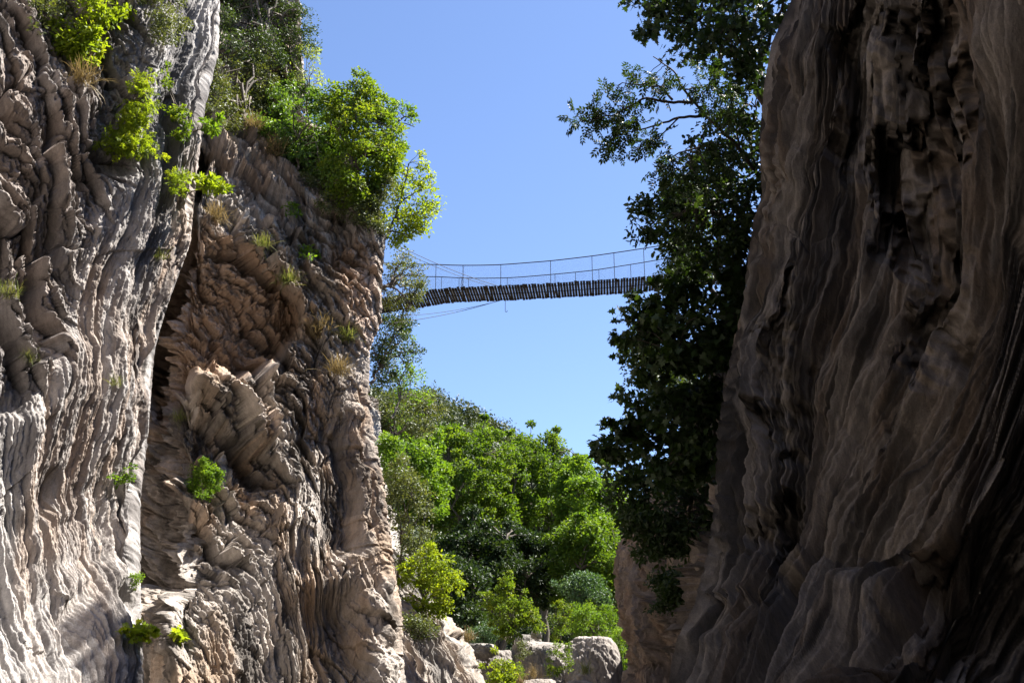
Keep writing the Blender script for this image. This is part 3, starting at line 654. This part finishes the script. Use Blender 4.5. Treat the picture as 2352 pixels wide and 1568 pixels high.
E = 'trees down the edge behind the left buttress'
def te(name, label, poly, root, Y, thick, *a, **k):
    return plant(name, label, k.pop('cat', 'tree'), poly, Y, thick, at(*root), *a, group=E, parts=TREE, **k)
te('dark_oak', 'small-leaved green oak in front of the left end of the bridge', [(892, 600), (920, 575), (945, 585), (970, 612), (980, 650), (962, 690), (955, 715), (915, 740), (890, 700)], (868, 660, 38.5), 39.5, 1.0, 70, .30, 34, .10, 'small', LEAF['olive'], seed=41, tr=.07)
te('dark_oak', 'dark oak below the bridge end against the sky', [(862, 755), (898, 722), (925, 740), (952, 765), (950, 815), (918, 875), (868, 890), (856, 820)], (850, 880, 46), 47, 1.2, 84, .42, 44, .13, 'small', LEAF['ever'], seed=42, tr=.07)
te('airy_tree', 'thin airy pale tree against the sky below the bridge end', [(905, 850), (940, 790), (968, 800), (982, 860), (988, 910), (905, 935)], (900, 960, 56), 57, 1.0, 40, .45, 18, .16, 'small', LEAF['fresh'], seed=43, tr=.05)
te('hedge_tree', 'dull green bushy tree at the foot of the far hill beside the buttress', [(866, 915), (925, 915), (985, 905), (1002, 950), (985, 1005), (900, 1000), (862, 985)], (880, 1060, 60), 62, 2.0, 90, .6, 50, .17, 'small', LEAF['olive'], seed=44, tr=.09)
te('slope_shrub', 'bright green shrub on the slope just right of the buttress', [(866, 1000), (905, 1010), (930, 1060), (925, 1110), (885, 1090)], (880, 1120, 50), 50, .9, 50, .42, 40, .15, 'ovate', LEAF['fresh'], seed=45, tr=.05, cat='shrub')
te('slope_shrub', 'grey-green shrubby tree clinging to the edge of the pale spur', [(885, 1080), (940, 1050), (978, 1110), (988, 1200), (975, 1250), (985, 1290), (935, 1320), (905, 1250), (888, 1150)], (915, 1330, 46), 46, 1.1, 110, .38, 50, .12, 'small', LEAF['olive'], seed=46, tr=.06)
te('slope_shrub', 'yellow-green shrubby tree on top of the pale furrowed spur', [(925, 1290), (975, 1262), (1035, 1285), (1050, 1345), (1040, 1380), (1020, 1425), (962, 1430), (920, 1380)], (965, 1420, 44), 44, 1.0, 90, .34, 40, .13, 'ovate', LEAF['lime'], seed=47, tr=.06)
te('slope_shrub', 'low dull shrub below the yellow-green one on the pale spur', [(925, 1410), (990, 1420), (1000, 1455), (940, 1470)], (960, 1480, 42.5), 42.5, .5, 34, .28, 36, .10, 'small', LEAF['olive'], seed=48, tr=.03, cat='shrub')

# ------------------------------------------------------------------ grove, far wood
G = 'leafy trees of the sunlit grove'
def tg(label, poly, Y, thick, ncl, m='grove', seed=0, base_u=None, ls=.25, nl=100, crad=.78, name='grove_tree', z=None):
    q = np.array(poly, float); uc = base_u or q[:, 0].mean()
    b = at(uc, 1500, Y); b[2] = ground_z(b[0], b[1])
    return plant(name, label, 'tree', poly, Y, thick, b, ncl, crad, nl, ls, 'ovate', LEAF[m], group=G, seed=seed, parts=TREE, tr=.28, nk=9, up=.7, flat=.65)
tg('leftmost bright green tree of the grove, next to the buttress', [(868, 1030), (920, 965), (985, 985), (1015, 1060), (1010, 1180), (940, 1210), (890, 1110)], 76, 4, 170, 'fresh', seed=51)
tg('broad rounded grove tree in front of the far hill', [(965, 1020), (1010, 985), (1065, 972), (1120, 985), (1165, 1020), (1185, 1090), (1170, 1220), (1050, 1260), (965, 1200)], 86, 5, 260, seed=52)
tg('tallest grove tree, its ragged top against the sky at the centre', [(1150, 1060), (1185, 1000), (1222, 982), (1248, 998), (1275, 988), (1310, 1050), (1345, 1070), (1350, 1210), (1250, 1300), (1160, 1230)], 92, 5, 260, seed=53)
tg('brightest grove tree on the right beside the shaded cliff', [(1290, 1085), (1345, 1062), (1390, 1100), (1432, 1135), (1452, 1220), (1425, 1340), (1330, 1310), (1280, 1210)], 82, 4.5, 210, 'fresh', seed=54)
tg('darker grove tree low in the centre behind the yellow-green sapling', [(990, 1240), (1100, 1200), (1250, 1230), (1290, 1290), (1250, 1380), (1080, 1400), (1000, 1330)], 76, 4, 230, 'shade', seed=55)
tg('lower right grove tree above the blue-green bush', [(1285, 1200), (1390, 1200), (1440, 1290), (1430, 1420), (1310, 1420), (1270, 1300)], 73, 3.5, 160, seed=56)
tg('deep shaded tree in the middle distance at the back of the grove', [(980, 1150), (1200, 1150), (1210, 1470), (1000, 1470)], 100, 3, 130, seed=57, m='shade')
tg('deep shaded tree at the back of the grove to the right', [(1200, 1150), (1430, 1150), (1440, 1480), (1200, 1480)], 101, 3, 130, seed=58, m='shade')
tg('shaded tree at the foot of the grove beside the pale spur', [(995, 1300), (1100, 1290), (1120, 1450), (1060, 1480), (1030, 1420)], 68, 3, 60, seed=59, m='shade')

# far wood on the hill: one mass
rg = np.random.default_rng(77); gl = Geo()
n = 1500; hx = rg.uniform(-70, 40, n); hy = 262 - 130 * rg.random(n) ** 1.5; hz = ground_z(hx, hy)
rad = rg.uniform(1.6, 3.6, n); k = 130
ci = np.repeat(np.arange(n), k); off = unit(rg.normal(0, 1, (n * k, 3))) * rg.random((n * k, 1)) ** .3
pos = np.stack([hx, hy, hz + rad * .8], 1)[ci] + off * rad[ci][:, None]
nrm = unit(off + rg.normal(0, .5, off.shape) + np.array([0, 0, .4])); ax = np.cross(nrm, rg.normal(0, 1, off.shape))
leaves(gl, pos, ax, nrm, rg.uniform(.5, 1.0, n * k), 'small', np.clip(rg.random(n)[ci] * .6 + rg.random(n * k) * .4, 0, 1))
tag(gl.build('forest', LEAF['hill'], None, (0, 200, 40)), 'dark green wood covering the far hill behind the grove', 'forest', None, 'stuff')

# ------------------------------------------------------------------ boulders and plants in the gap
def boulder(name, label, c, half, seed, tint=(.38, .34, .31), rot=0., res=90, facets=16, rough=1., group=None, cat='rock', tilt=0., mat=None, soft=.14):
    rg = np.random.default_rng(seed)
    th_ = np.linspace(0, math.pi, res); ph = np.linspace(0, 2 * math.pi, 2 * res, endpoint=False)
    Th, Ph = np.meshgrid(th_, ph, indexing='ij')
    D = np.stack([np.sin(Th) * np.cos(Ph), np.sin(Th) * np.sin(Ph), np.cos(Th)], -1)
    n = unit(rg.normal(0, 1, (facets, 3))); d = rg.uniform(.72, 1., facets)
    dot = np.maximum(D @ n.T, .02); d = d + soft; rr = d / dot; se = (.92 * (np.abs(D) ** 4).sum(-1) ** -.25)[..., None] if soft else np.full(D.shape[:2] + (1,), 9.)
    rr = np.concatenate([rr, se], -1)
    r = -np.log(np.exp(-22 * np.minimum(rr, 1.3)).sum(-1)) / 22        # soft minimum: worn edges
    r = np.minimum(r, 1.15)
    x, y = D[..., 0] * 2 + D[..., 2] * 1.3, D[..., 1] * 2 + D[..., 2] * 1.7
    env = np.sin(Th)
    f1, f2, _, _, _ = voro((x * 1.7 + .3 * fbm(x, y, 3, seed)).astype(f32), (y * 2.6 + D[..., 2] * 2).astype(f32), seed + 4)
    r = r + rough * env * (.05 * fbm(x * 1.5, y * 1.5, 5, seed, .6) - .05 * np.exp(-np.abs(perlin(x * 1.1, y * 1.1, seed + 3)) * 30) - .06 * np.exp(-(f2 - f1) * 9) + .05 * f1 + .025 * np.abs(fbm(x * 3, y * 9 + D[..., 2] * 9, 4, seed + 6, .65)))
    V = D * r[..., None] * np.array(half)
    ct, st = math.cos(tilt), math.sin(tilt); V = np.stack([V[..., 0] * ct + V[..., 2] * st, V[..., 1], -V[..., 0] * st + V[..., 2] * ct], -1)
    cr, sr = math.cos(rot), math.sin(rot); V = np.stack([V[..., 0] * cr - V[..., 1] * sr, V[..., 0] * sr + V[..., 1] * cr, V[..., 2]], -1)
    V = V + np.asarray(c)
    m = len(ph); i = np.arange(res - 1)[:, None] * m; j = np.arange(m)[None]; k2 = (j + 1) % m
    q = np.stack([i + j, i + m + j, i + m + k2, i + k2], -1).reshape(-1, 4)
    cc = np.array(tint) * .72 * (1 + .35 * fbm(x * .8, y * .8, 4, seed + 8))[..., None]
    o = mesh(name, V.reshape(-1, 3), q, np.full(len(q), 4), mat or ROCK_FAR, None, c, True, None, np.clip(cc, .03, .8).reshape(-1, 3))
    return tag(o, label, cat, group)

bc = at(1362, 1545, 50); boulder('boulder', 'big rounded pale boulder with a bright right side below the green bush', bc + [0, 1.2, -.9], (1.5, 1.6, 2.75), 61, (.36, .32, .29), res=140)
bc = at(1258, 1545, 50.5); boulder('boulder', 'grey cracked boulder in the middle under the trailing shrub', bc + [0, 1, -.9], (1.6, 1.5, 2.55), 62, (.30, .27, .25), res=140)
bc = at(1150, 1545, 51); boulder('boulder', 'low grey rock on the left of the boulder row', bc + [0, 1, -.9], (1.7, 1.5, 2.15), 63, (.28, .25, .23), res=130)
bc = at(1255, 1560, 52.5); boulder('rock_ledge', 'long low broken rock ledge linking the boulders behind the shrubs', bc + [0, 1.5, -.6], (3.3, 1.4, 2.15), 70, (.27, .245, .22), res=170, facets=22, rough=1.4)
bc = at(1215, 1500, 51.2); boulder('boulder', 'dark narrow rock under the yellow-green sapling', bc + [0, 1, -.5], (.8, 1.2, 1.5), 64, (.22, .2, .18), res=110)
bc = at(1168, 1460, 50.5); boulder('stone', 'small pale stone on the left boulder beside the sapling', bc, (.22, .25, .26), 65, (.5, .46, .42), res=40)
bc = at(1232, 1458, 50.3); boulder('stone', 'small white stone on top of the middle boulder', bc, (.26, .25, .2), 66, (.55, .51, .47), res=40)
bc = at(1105, 1495, 50.3); boulder('stone', 'flat light rock at the left end of the boulder row', bc, (.75, .8, .35), 67, (.34, .31, .28), res=70)
bc = at(1245, 1585, 46); boulder('boulder', 'low cracked rock cut off by the bottom edge below the boulders', bc + [0, 0, -.5], (1.1, 1.1, 1.0), 68, (.33, .29, .26), res=110)
bc = at(1330, 1580, 47); boulder('boulder', 'tan cracked rock at the bottom edge in front of the big boulder', bc + [0, 0, -.4], (.8, 1.0, .75), 69, (.36, .31, .26), res=90)

def low(name, label, poly, Y, thick, ncl, crad, nl, ls, kind, m, seed, cat='shrub', base=None, **k):
    q = np.array(poly, float); b = at(*(base or (q[:, 0].mean(), q[:, 1].max(), Y)))
    return plant(name, label, cat, poly, Y, thick, b, ncl, crad, nl, ls, kind, LEAF[m], seed=seed, **k)
low('conical_sapling', 'yellow-green conical sapling growing on the grey boulders', [(1150, 1345), (1158, 1298), (1172, 1330), (1180, 1360), (1215, 1375), (1228, 1400), (1243, 1445), (1205, 1455), (1170, 1470), (1125, 1440), (1130, 1400), (1112, 1370), (1118, 1345), (1140, 1360)], 49.5, .9, 120, .24, 34, .11, 'ovate', 'gold', 71, 'tree', (1180, 1480, 50), tr=.05, parts=TREE)
low('dry_shrub', 'thin olive-yellow shrub with dry seed heads on top of the middle boulder', [(1264, 1420), (1285, 1375), (1305, 1390), (1310, 1462), (1272, 1470)], 50.3, .5, 40, .2, 24, .09, 'small', 'gold', 72, tr=.025)
low('round_bush', 'dense fresh green bush behind the big rounded boulder', [(1305, 1420), (1340, 1385), (1385, 1385), (1415, 1415), (1420, 1470), (1320, 1475)], 54, 1.1, 90, .32, 50, .10, 'small', 'fresh', 73, tr=.04)
low('blue_bush', 'blue-green bush at the foot of the grove on the right', [(1288, 1350), (1330, 1308), (1375, 1330), (1395, 1385), (1320, 1395)], 60, 1.2, 80, .42, 44, .14, 'ovate', 'blue', 74, tr=.05)
low('round_bush', 'low green bush left of the yellow-green sapling', [(1082, 1452), (1120, 1430), (1140, 1450), (1130, 1475), (1088, 1480)], 53, .6, 44, .28, 40, .10, 'small', 'blue', 75, tr=.03)
low('round_bush', 'green bush in the gap between the big boulder and the shaded cliff', [(1398, 1470), (1425, 1450), (1440, 1470), (1440, 1540), (1418, 1530)], 52.5, .6, 44, .26, 40, .10, 'small', 'fresh', 76, tr=.03)
low('trailing_shrub', 'olive shrub trailing down the front of the middle boulder', [(1268, 1480), (1300, 1470), (1318, 1520), (1310, 1550), (1255, 1552), (1262, 1510)], 48.3, .3, 44, .18, 22, .09, 'small', 'gold', 77, tr=.02)
low('trailing_shrub', 'small dark shrub hanging in the cleft under the sapling', [(1185, 1470), (1208, 1475), (1212, 1510), (1190, 1510)], 48.7, .3, 22, .16, 22, .08, 'small', 'olive', 78, tr=.02)
low('bright_shrub', 'bright yellow-green shrub at the bottom edge beside the pale spur', [(1108, 1540), (1130, 1503), (1155, 1515), (1178, 1545), (1185, 1620), (1095, 1620)], 43.5, .7, 70, .24, 36, .11, 'ovate', 'lime', 79, tr=.03)
low('twiggy_shrub', 'small twiggy yellowish shrub in front of the left boulder', [(1170, 1530), (1195, 1522), (1205, 1555), (1180, 1565)], 46.5, .3, 18, .18, 20, .08, 'small', 'gold', 80, tr=.02)
for k, (uu, vv, Y, lab) in enumerate([(1345, 1545, 46.5, 'straw-coloured grass tuft before the big boulder'), (1225, 1555, 46, 'straw-coloured grass tuft among the low rocks at the bottom edge'), (1195, 1572, 44.5, 'dry grass tuft at the bottom edge beside the bright shrub'), (1075, 1470, 43.3, 'dry grass tuft at the tip of the pale spur')]):
    tuft('grass_tuft', lab, at(uu, vv, Y), 120, .55, LEAF['dry' if k else 'grass'], 90 + k, 'grass tufts', out=(0, -.2, .9))

# ------------------------------------------------------------------ grass tufts on the cliffs
for k, (uu, vv, on, n, ln, m, lab) in enumerate([
    (500, 500, onB, 170, .75, 'dry', 'long straw-coloured grass on the ledge at the top of the brown alcove'),
    (540, 505, onB, 100, .55, 'dry', 'shorter dry grass on the alcove ledge right of the long tuft'),
    (655, 655, onB, 170, .6, 'grass', 'green and straw grass tuft right of the brown alcove'),
    (735, 775, onB, 200, .8, 'dry', 'pale dry grass tuft on the sunny shoulder of the buttress'),
    (800, 775, onB, 150, .6, 'grass', 'greenish grass tuft on the sunny shoulder near the buttress edge'),
    (775, 850, onB, 170, .7, 'dry', 'straw grass tuft hanging lower on the sunny shoulder'),
    (600, 560, onB, 120, .5, 'grass', 'small yellowish tuft among the blocks under the buttress trees'),
    (370, 585, onA, 70, .25, 'grass', 'tiny green tuft on the fluted cliff beside the dark cleft'),
    (20, 690, onA, 110, .3, 'grass', 'green tuft on a ledge at the left picture edge'),
    (55, 830, onA, 80, .22, 'grass', 'small green tuft below the ledge tuft at the left edge'),
    (265, 880, onA, 60, .22, 'grass', 'faint grass wisp in a groove of the fluted cliff'),
    (195, 190, onA, 120, .45, 'dry', 'dry grass tuft in the broken rock below the bright shrubs'),
    (410, 960, onB, 70, .4, 'grass', 'small green tuft on rubble at the foot of the brown alcove'),
    (630, 345, onB, 160, .8, 'dry', 'dry grass hanging under the glossy shrub'),
    (575, 300, onB, 140, .7, 'dry', 'dry grass below the grey-green evergreen')]):
    p = on(uu, vv)
    tuft('grass_tuft', lab, p, n, ln, LEAF[m], 200 + k, 'grass tufts', out=(.25, -.5, .55))

# ------------------------------------------------------------------ trees on the right
D = 'shaded trees on the right'
def td(name, label, polys, root, Y, thick, *a, **k):
    return plant(name, label, 'tree', polys, Y, thick, at(*root), *a, group=D, parts=TREE, bark=BARK_DARK, **k)
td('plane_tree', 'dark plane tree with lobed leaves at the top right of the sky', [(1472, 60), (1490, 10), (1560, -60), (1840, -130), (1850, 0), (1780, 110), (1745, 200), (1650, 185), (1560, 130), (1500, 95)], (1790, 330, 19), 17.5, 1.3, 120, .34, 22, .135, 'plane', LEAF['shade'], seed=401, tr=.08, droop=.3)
td('ash_tree', 'dark ash tree whose long bare branches reach left into the sky', [[(1412, 180), (1440, 165), (1500, 165), (1545, 185), (1520, 215), (1430, 225)], [(1318, 285), (1345, 250), (1385, 240), (1500, 270), (1510, 320), (1490, 360), (1400, 345), (1370, 300)], [(1385, 230), (1420, 195), (1430, 260)], [(1500, 380), (1560, 325), (1680, 330), (1680, 400), (1560, 430), (1500, 430)], [(1560, 160), (1650, 180), (1700, 250), (1700, 320), (1640, 260)], [(1305, 270), (1330, 262), (1335, 285)]],
   (1720, 380, 16), 14.6, .5, 125, .17, 5, .21, 'ash', LEAF['shade'], seed=402, tr=.03, droop=.5,
   limbs=[([(1730, 390, 15.2), (1690, 330, 14.9), (1620, 265, 14.7), (1570, 205, 14.6), (1545, 160, 14.5), (1500, 130, 14.4)], .034, .007), ([(1590, 235, 14.6), (1540, 235, 14.5), (1480, 225, 14.4), (1420, 260, 14.4), (1340, 280, 14.4)], .026, .007), ([(1620, 265, 14.7), (1560, 270, 14.6), (1500, 290, 14.6), (1420, 310, 14.6)], .026, .007), ([(1545, 230, 14.5), (1520, 200, 14.5), (1470, 195, 14.5), (1430, 190, 14.5)], .02, .006), ([(1690, 330, 14.9), (1620, 335, 14.8), (1560, 350, 14.7), (1510, 380, 14.7)], .022, .006), ([(1560, 270, 14.6), (1520, 310, 14.6), (1470, 340, 14.6)], .014, .005), ([(1570, 205, 14.6), (1620, 200, 14.7), (1650, 190, 14.7)], .014, .006), ([(1700, 345, 15), (1690, 290, 15), (1670, 230, 15)], .02, .006)])
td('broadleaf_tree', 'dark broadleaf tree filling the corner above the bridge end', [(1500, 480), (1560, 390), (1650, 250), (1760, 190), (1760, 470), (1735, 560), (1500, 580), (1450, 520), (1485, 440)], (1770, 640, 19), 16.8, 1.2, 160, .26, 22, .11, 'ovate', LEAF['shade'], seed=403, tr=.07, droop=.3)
td('olive_tree', 'small-leaved tree catching some light beside the right end of the bridge', [(1545, 440), (1585, 405), (1630, 430), (1620, 520), (1610, 640), (1530, 640), (1525, 590)], (1660, 720, 27), 26, 1.3, 110, .36, 50, .10, 'small', LEAF['ever'], seed=404, tr=.07)
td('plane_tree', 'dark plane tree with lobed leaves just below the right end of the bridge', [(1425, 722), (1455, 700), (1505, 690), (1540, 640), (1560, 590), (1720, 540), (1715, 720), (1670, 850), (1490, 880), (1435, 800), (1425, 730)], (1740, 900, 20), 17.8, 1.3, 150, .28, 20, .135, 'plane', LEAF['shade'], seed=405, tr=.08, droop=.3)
td('holm_oak', 'dark small-leaved oak against the sky under the lower plane tree', [(1425, 790), (1520, 800), (1620, 850), (1630, 960), (1560, 950), (1500, 930), (1470, 870)], (1640, 1000, 29), 28, 1.3, 110, .36, 56, .10, 'small', LEAF['ever'], seed=406, tr=.07)
td('plane_tree', 'dark plane branches with lobed leaves reaching left over the grove', [[(1360, 1030), (1400, 1010), (1450, 985), (1470, 1040), (1400, 1060)], [(1430, 960), (1470, 900), (1560, 900), (1650, 880), (1650, 1080), (1500, 1110), (1470, 1030)], [(1385, 980), (1430, 985), (1440, 1000)]], (1680, 1130, 21), 18.6, 1.0, 110, .28, 20, .135, 'plane', LEAF['shade'], seed=407, tr=.06, droop=.3)
td('dark_bush', 'deep shaded bush on top of the lower right cliff', [(1400, 1100), (1470, 1080), (1680, 1040), (1680, 1290), (1560, 1260), (1490, 1290), (1430, 1210)], (1620, 1290, 24), 23, 1.3, 120, .32, 40, .14, 'ovate', LEAF['shade'], seed=408, up=.3, tr=.06)
td('dark_bush', 'small shaded bush growing on the face of the lower right cliff', [(1500, 1330), (1560, 1310), (1600, 1340), (1570, 1400), (1520, 1390)], (1560, 1390, 28), 27, .6, 50, .3, 40, .11, 'small', LEAF['shade'], seed=409, tr=.04)

# ------------------------------------------------------------------ footbridge
UN = [840, 968, 1001, 1069, 1144, 1267, 1362, 1464, 1560, 1700]
VN = [690, 671, 664, 659, 657, 651, 645, 637, 628, 612]
def By(u): return 43.6 - (np.asarray(u, float) - 880) / 820 * 1.4
def near(u): return at(u, np.interp(u, UN, VN), By(u))
us = np.linspace(840, 1700, 420); NP = np.array([near(x) for x in us])
seg = np.r_[0, np.cumsum(np.linalg.norm(np.diff(NP, axis=0), axis=1))]
ker = np.hanning(41); ker /= ker.sum(); pz = np.pad(NP[:, 2], 20, mode='reflect', reflect_type='odd'); NP[:, 2] = np.convolve(pz, ker, 'valid')
W = 1.62; axd = unit(np.array([NP[-1, 0] - NP[0, 0], NP[-1, 1] - NP[0, 1], 0.])); acr = np.array([-axd[1], axd[0], 0])
def on_b(s): return np.array([np.interp(s, seg, NP[:, k]) for k in range(3)])
def s_of(u): return float(np.interp(u, us, seg))
root = on_b(seg[-1] / 2)
BR = empty('suspension_footbridge', root, 'narrow plank and cable suspension footbridge crossing the gorge against the sky', 'bridge')
rg = np.random.default_rng(5); g = Geo(); s = 0.
while s < seg[-1]:
    c = on_b(s); d = unit(on_b(s + .05) - on_b(s - .05) if s > .05 else axd)
    l = W / 2 + rg.uniform(-.03, .05); sh = rg.normal(0, .02); wdt = .104 + rg.uniform(-.006, .005)
    n_ = np.cross(d, acr); yaw = rg.normal(0, .012)
    g.box(c + acr * (W / 2 + sh) + n_ * rg.normal(0, .006), (d + acr * yaw) * wdt / 2, (acr - d * yaw) * l, n_ * .02)
    s += .122
g.build('deck', WOOD, BR, root)
def cable(name, f, r, s0=0., s1=None, mat=STEEL, n=120):
    g = Geo(); g.tube(np.array([f(x) for x in np.linspace(s0, s1 or seg[-1], n)]), r, 6); return g.build(name, mat, BR, root, True)
for k in (.12, .5, .88): cable('bearer_cable', lambda x: on_b(x) + acr * W * k + np.array([0, 0, -.034]), .014)
VT = ([880, 980, 1069, 1152, 1267, 1362, 1452, 1560, 1700], [604, 607.5, 610, 608, 599, 588, 575, 558, 532])
VF = ([880, 989, 1069, 1167, 1267, 1362, 1494, 1600, 1700], [631, 636, 639.5, 638, 630, 621, 601, 582, 562])
def railh(tab, du):
    hs = []
    for x in us:
        b_ = on_b(s_of(x)) + acr * du; vb = np.interp(x, *tab); uu = x
        hs.append(at(uu, vb, b_[1])[2] - b_[2])
    hs = np.array(hs); k = np.hanning(61); k /= k.sum(); return np.convolve(np.pad(hs, 30, mode='edge'), k, 'valid')
HN, HF = railh(VT, .02), railh(VF, W - .02)
def rail_n(x): return on_b(x) + acr * .02 + np.array([0, 0, np.interp(x, seg, HN)])
def rail_f(x): return on_b(x) + acr * (W - .02) + np.array([0, 0, np.interp(x, seg, HF)])
cable('handrail_cable', rail_n, .022); cable('handrail_cable', rail_f, .020)
def post(name, x, base_off, rail, r):
    a = on_b(x) + acr * base_off; b = rail(x); g = Geo(); g.tube(bez(a, b, 0, 4), r, 6); return g.build(name, STEEL, BR, root, True)
for uu in (1000, 1150, 1265, 1361, 1412, 1481, 1570): post('post', s_of(uu), .02, rail_n, .013)
for uu in (1005, 1047, 1070, 1162, 1276, 1325, 1381, 1457, 1540): post('post', s_of(uu) - .1, W - .02, rail_f, .011)
def chain(x, off, rail):                                   # links from rail to deck
    g = Geo(); a = on_b(x) + acr * off; b = rail(x); m = 9; d = unit(b - a)
    for k in range(m):
        c = a + (b - a) * (k + .5) / m; h_ = np.linalg.norm(b - a) / m * .55; side = acr if k % 2 else axd
        th_ = np.linspace(0, 2 * math.pi, 13); g.tube(np.array([c + d * math.sin(t) * h_ + side * math.cos(t) * .028 for t in th_]), .009, 5)
    return g.build('chain', STEEL, BR, root, True)
chain(s_of(1063), .02, rail_n); chain(s_of(1048), W - .02, rail_f)
def net(off, rail, pitch=.066, r=.0013):
    g = Geo(); V = []; Q = []
    L = seg[-1]; hmax = .92
    for sg in (1, -1):
        x = -1.2
        while x < L + 1.2:
            pts = []
            for k in range(9):
                t = k / 8; xs = x + sg * t * 1.15
                if 0 <= xs <= L:
                    b = on_b(xs) + acr * off; h_ = rail(xs)[2] - b[2]; pts.append(b + np.array([0, 0, t * h_ * .95]))
            if len(pts) > 1: g.tube(np.array(pts), r, 3)
            x += pitch
    return g.build('wire_netting', NETM, BR, root)
net(.02, rail_n); net(W - .02, rail_f)
def wire(pl, r):
    g = Geo(); P = [np.asarray(p, float) for p in pl]; g.tube(bez(P[0], P[1], -.12, 24), r, 5); return g.build('guy_wire', STEEL, BR, root, True)
wire([at(898, 556, 36), near(1144)], .012); wire([at(900, 566, 36), near(1128) ], .010)
fe = lambda u_: on_b(s_of(u_)) + acr * W
wire([at(905, 741, 40), fe(1138)], .012); wire([at(920, 726, 40), fe(1142)], .010)
g = Geo(); a = fe(1152) + np.array([0, 0, -.03]); pts = [a, a + [0, 0, -.25], a + [0, 0, -.46]] + [a + np.array([.045 - .045 * math.cos(t), 0, -.48 - .045 * math.sin(t)]) for t in np.linspace(0, 4.2, 9)]
g.tube(np.array(pts), .011, 6); g.build('hook', STEEL, BR, root, True)

# ------------------------------------------------------------------ light, sky, camera
SUN = unit(np.array([.55, .17, .82]))
sun = bpy.data.lights.new('sun', 'SUN'); sun.energy = 5.0; sun.angle = R(.5); sun.color = (1, .955, .88)
so = bpy.data.objects.new('sun', sun); COL.objects.link(so); so.rotation_euler = Vector([float(-c) for c in SUN]).to_track_quat('-Z', 'Y').to_euler(); so.location = (20, -10, 60)
wd = bpy.data.worlds.new('World'); sc.world = wd; wd.use_nodes = True; nt = wd.node_tree
bg = nt.nodes['Background']; sk = nt.nodes.new('ShaderNodeTexSky'); sk.sky_type = 'NISHITA'; sk.sun_disc = False
sk.sun_elevation = math.asin(SUN[2]); sk.sun_rotation = math.atan2(SUN[0], SUN[1]); sk.altitude = 300; sk.air_density = .85; sk.dust_density = .4; sk.ozone_density = 4.0
tn = nt.nodes.new('ShaderNodeVectorMath'); tn.operation = 'MULTIPLY'; tn.inputs[1].default_value = (1.0, .965, 1.0)
nt.links.new(sk.outputs[0], tn.inputs[0]); nt.links.new(tn.outputs[0], bg.inputs[0]); bg.inputs[1].default_value = .064

cam = bpy.data.cameras.new('camera'); cam.sensor_width = 36; cam.lens = F / 2352 * 36; cam.clip_end = 6000; cam.clip_start = .05
co = bpy.data.objects.new('camera', cam); COL.objects.link(co); co.location = CAM; co.rotation_euler = (R(90) + PITCH, 0, 0)
sc.camera = co
sc.view_settings.view_transform = 'Standard'; sc.view_settings.look = 'None'; sc.view_settings.gamma = 1; sc.view_settings.exposure = 2.15
sc.cycles.max_bounces = 6; sc.cycles.diffuse_bounces = 3; sc.cycles.transmission_bounces = 3; sc.cycles.transparent_max_bounces = 4; sc.cycles.glossy_bounces = 2
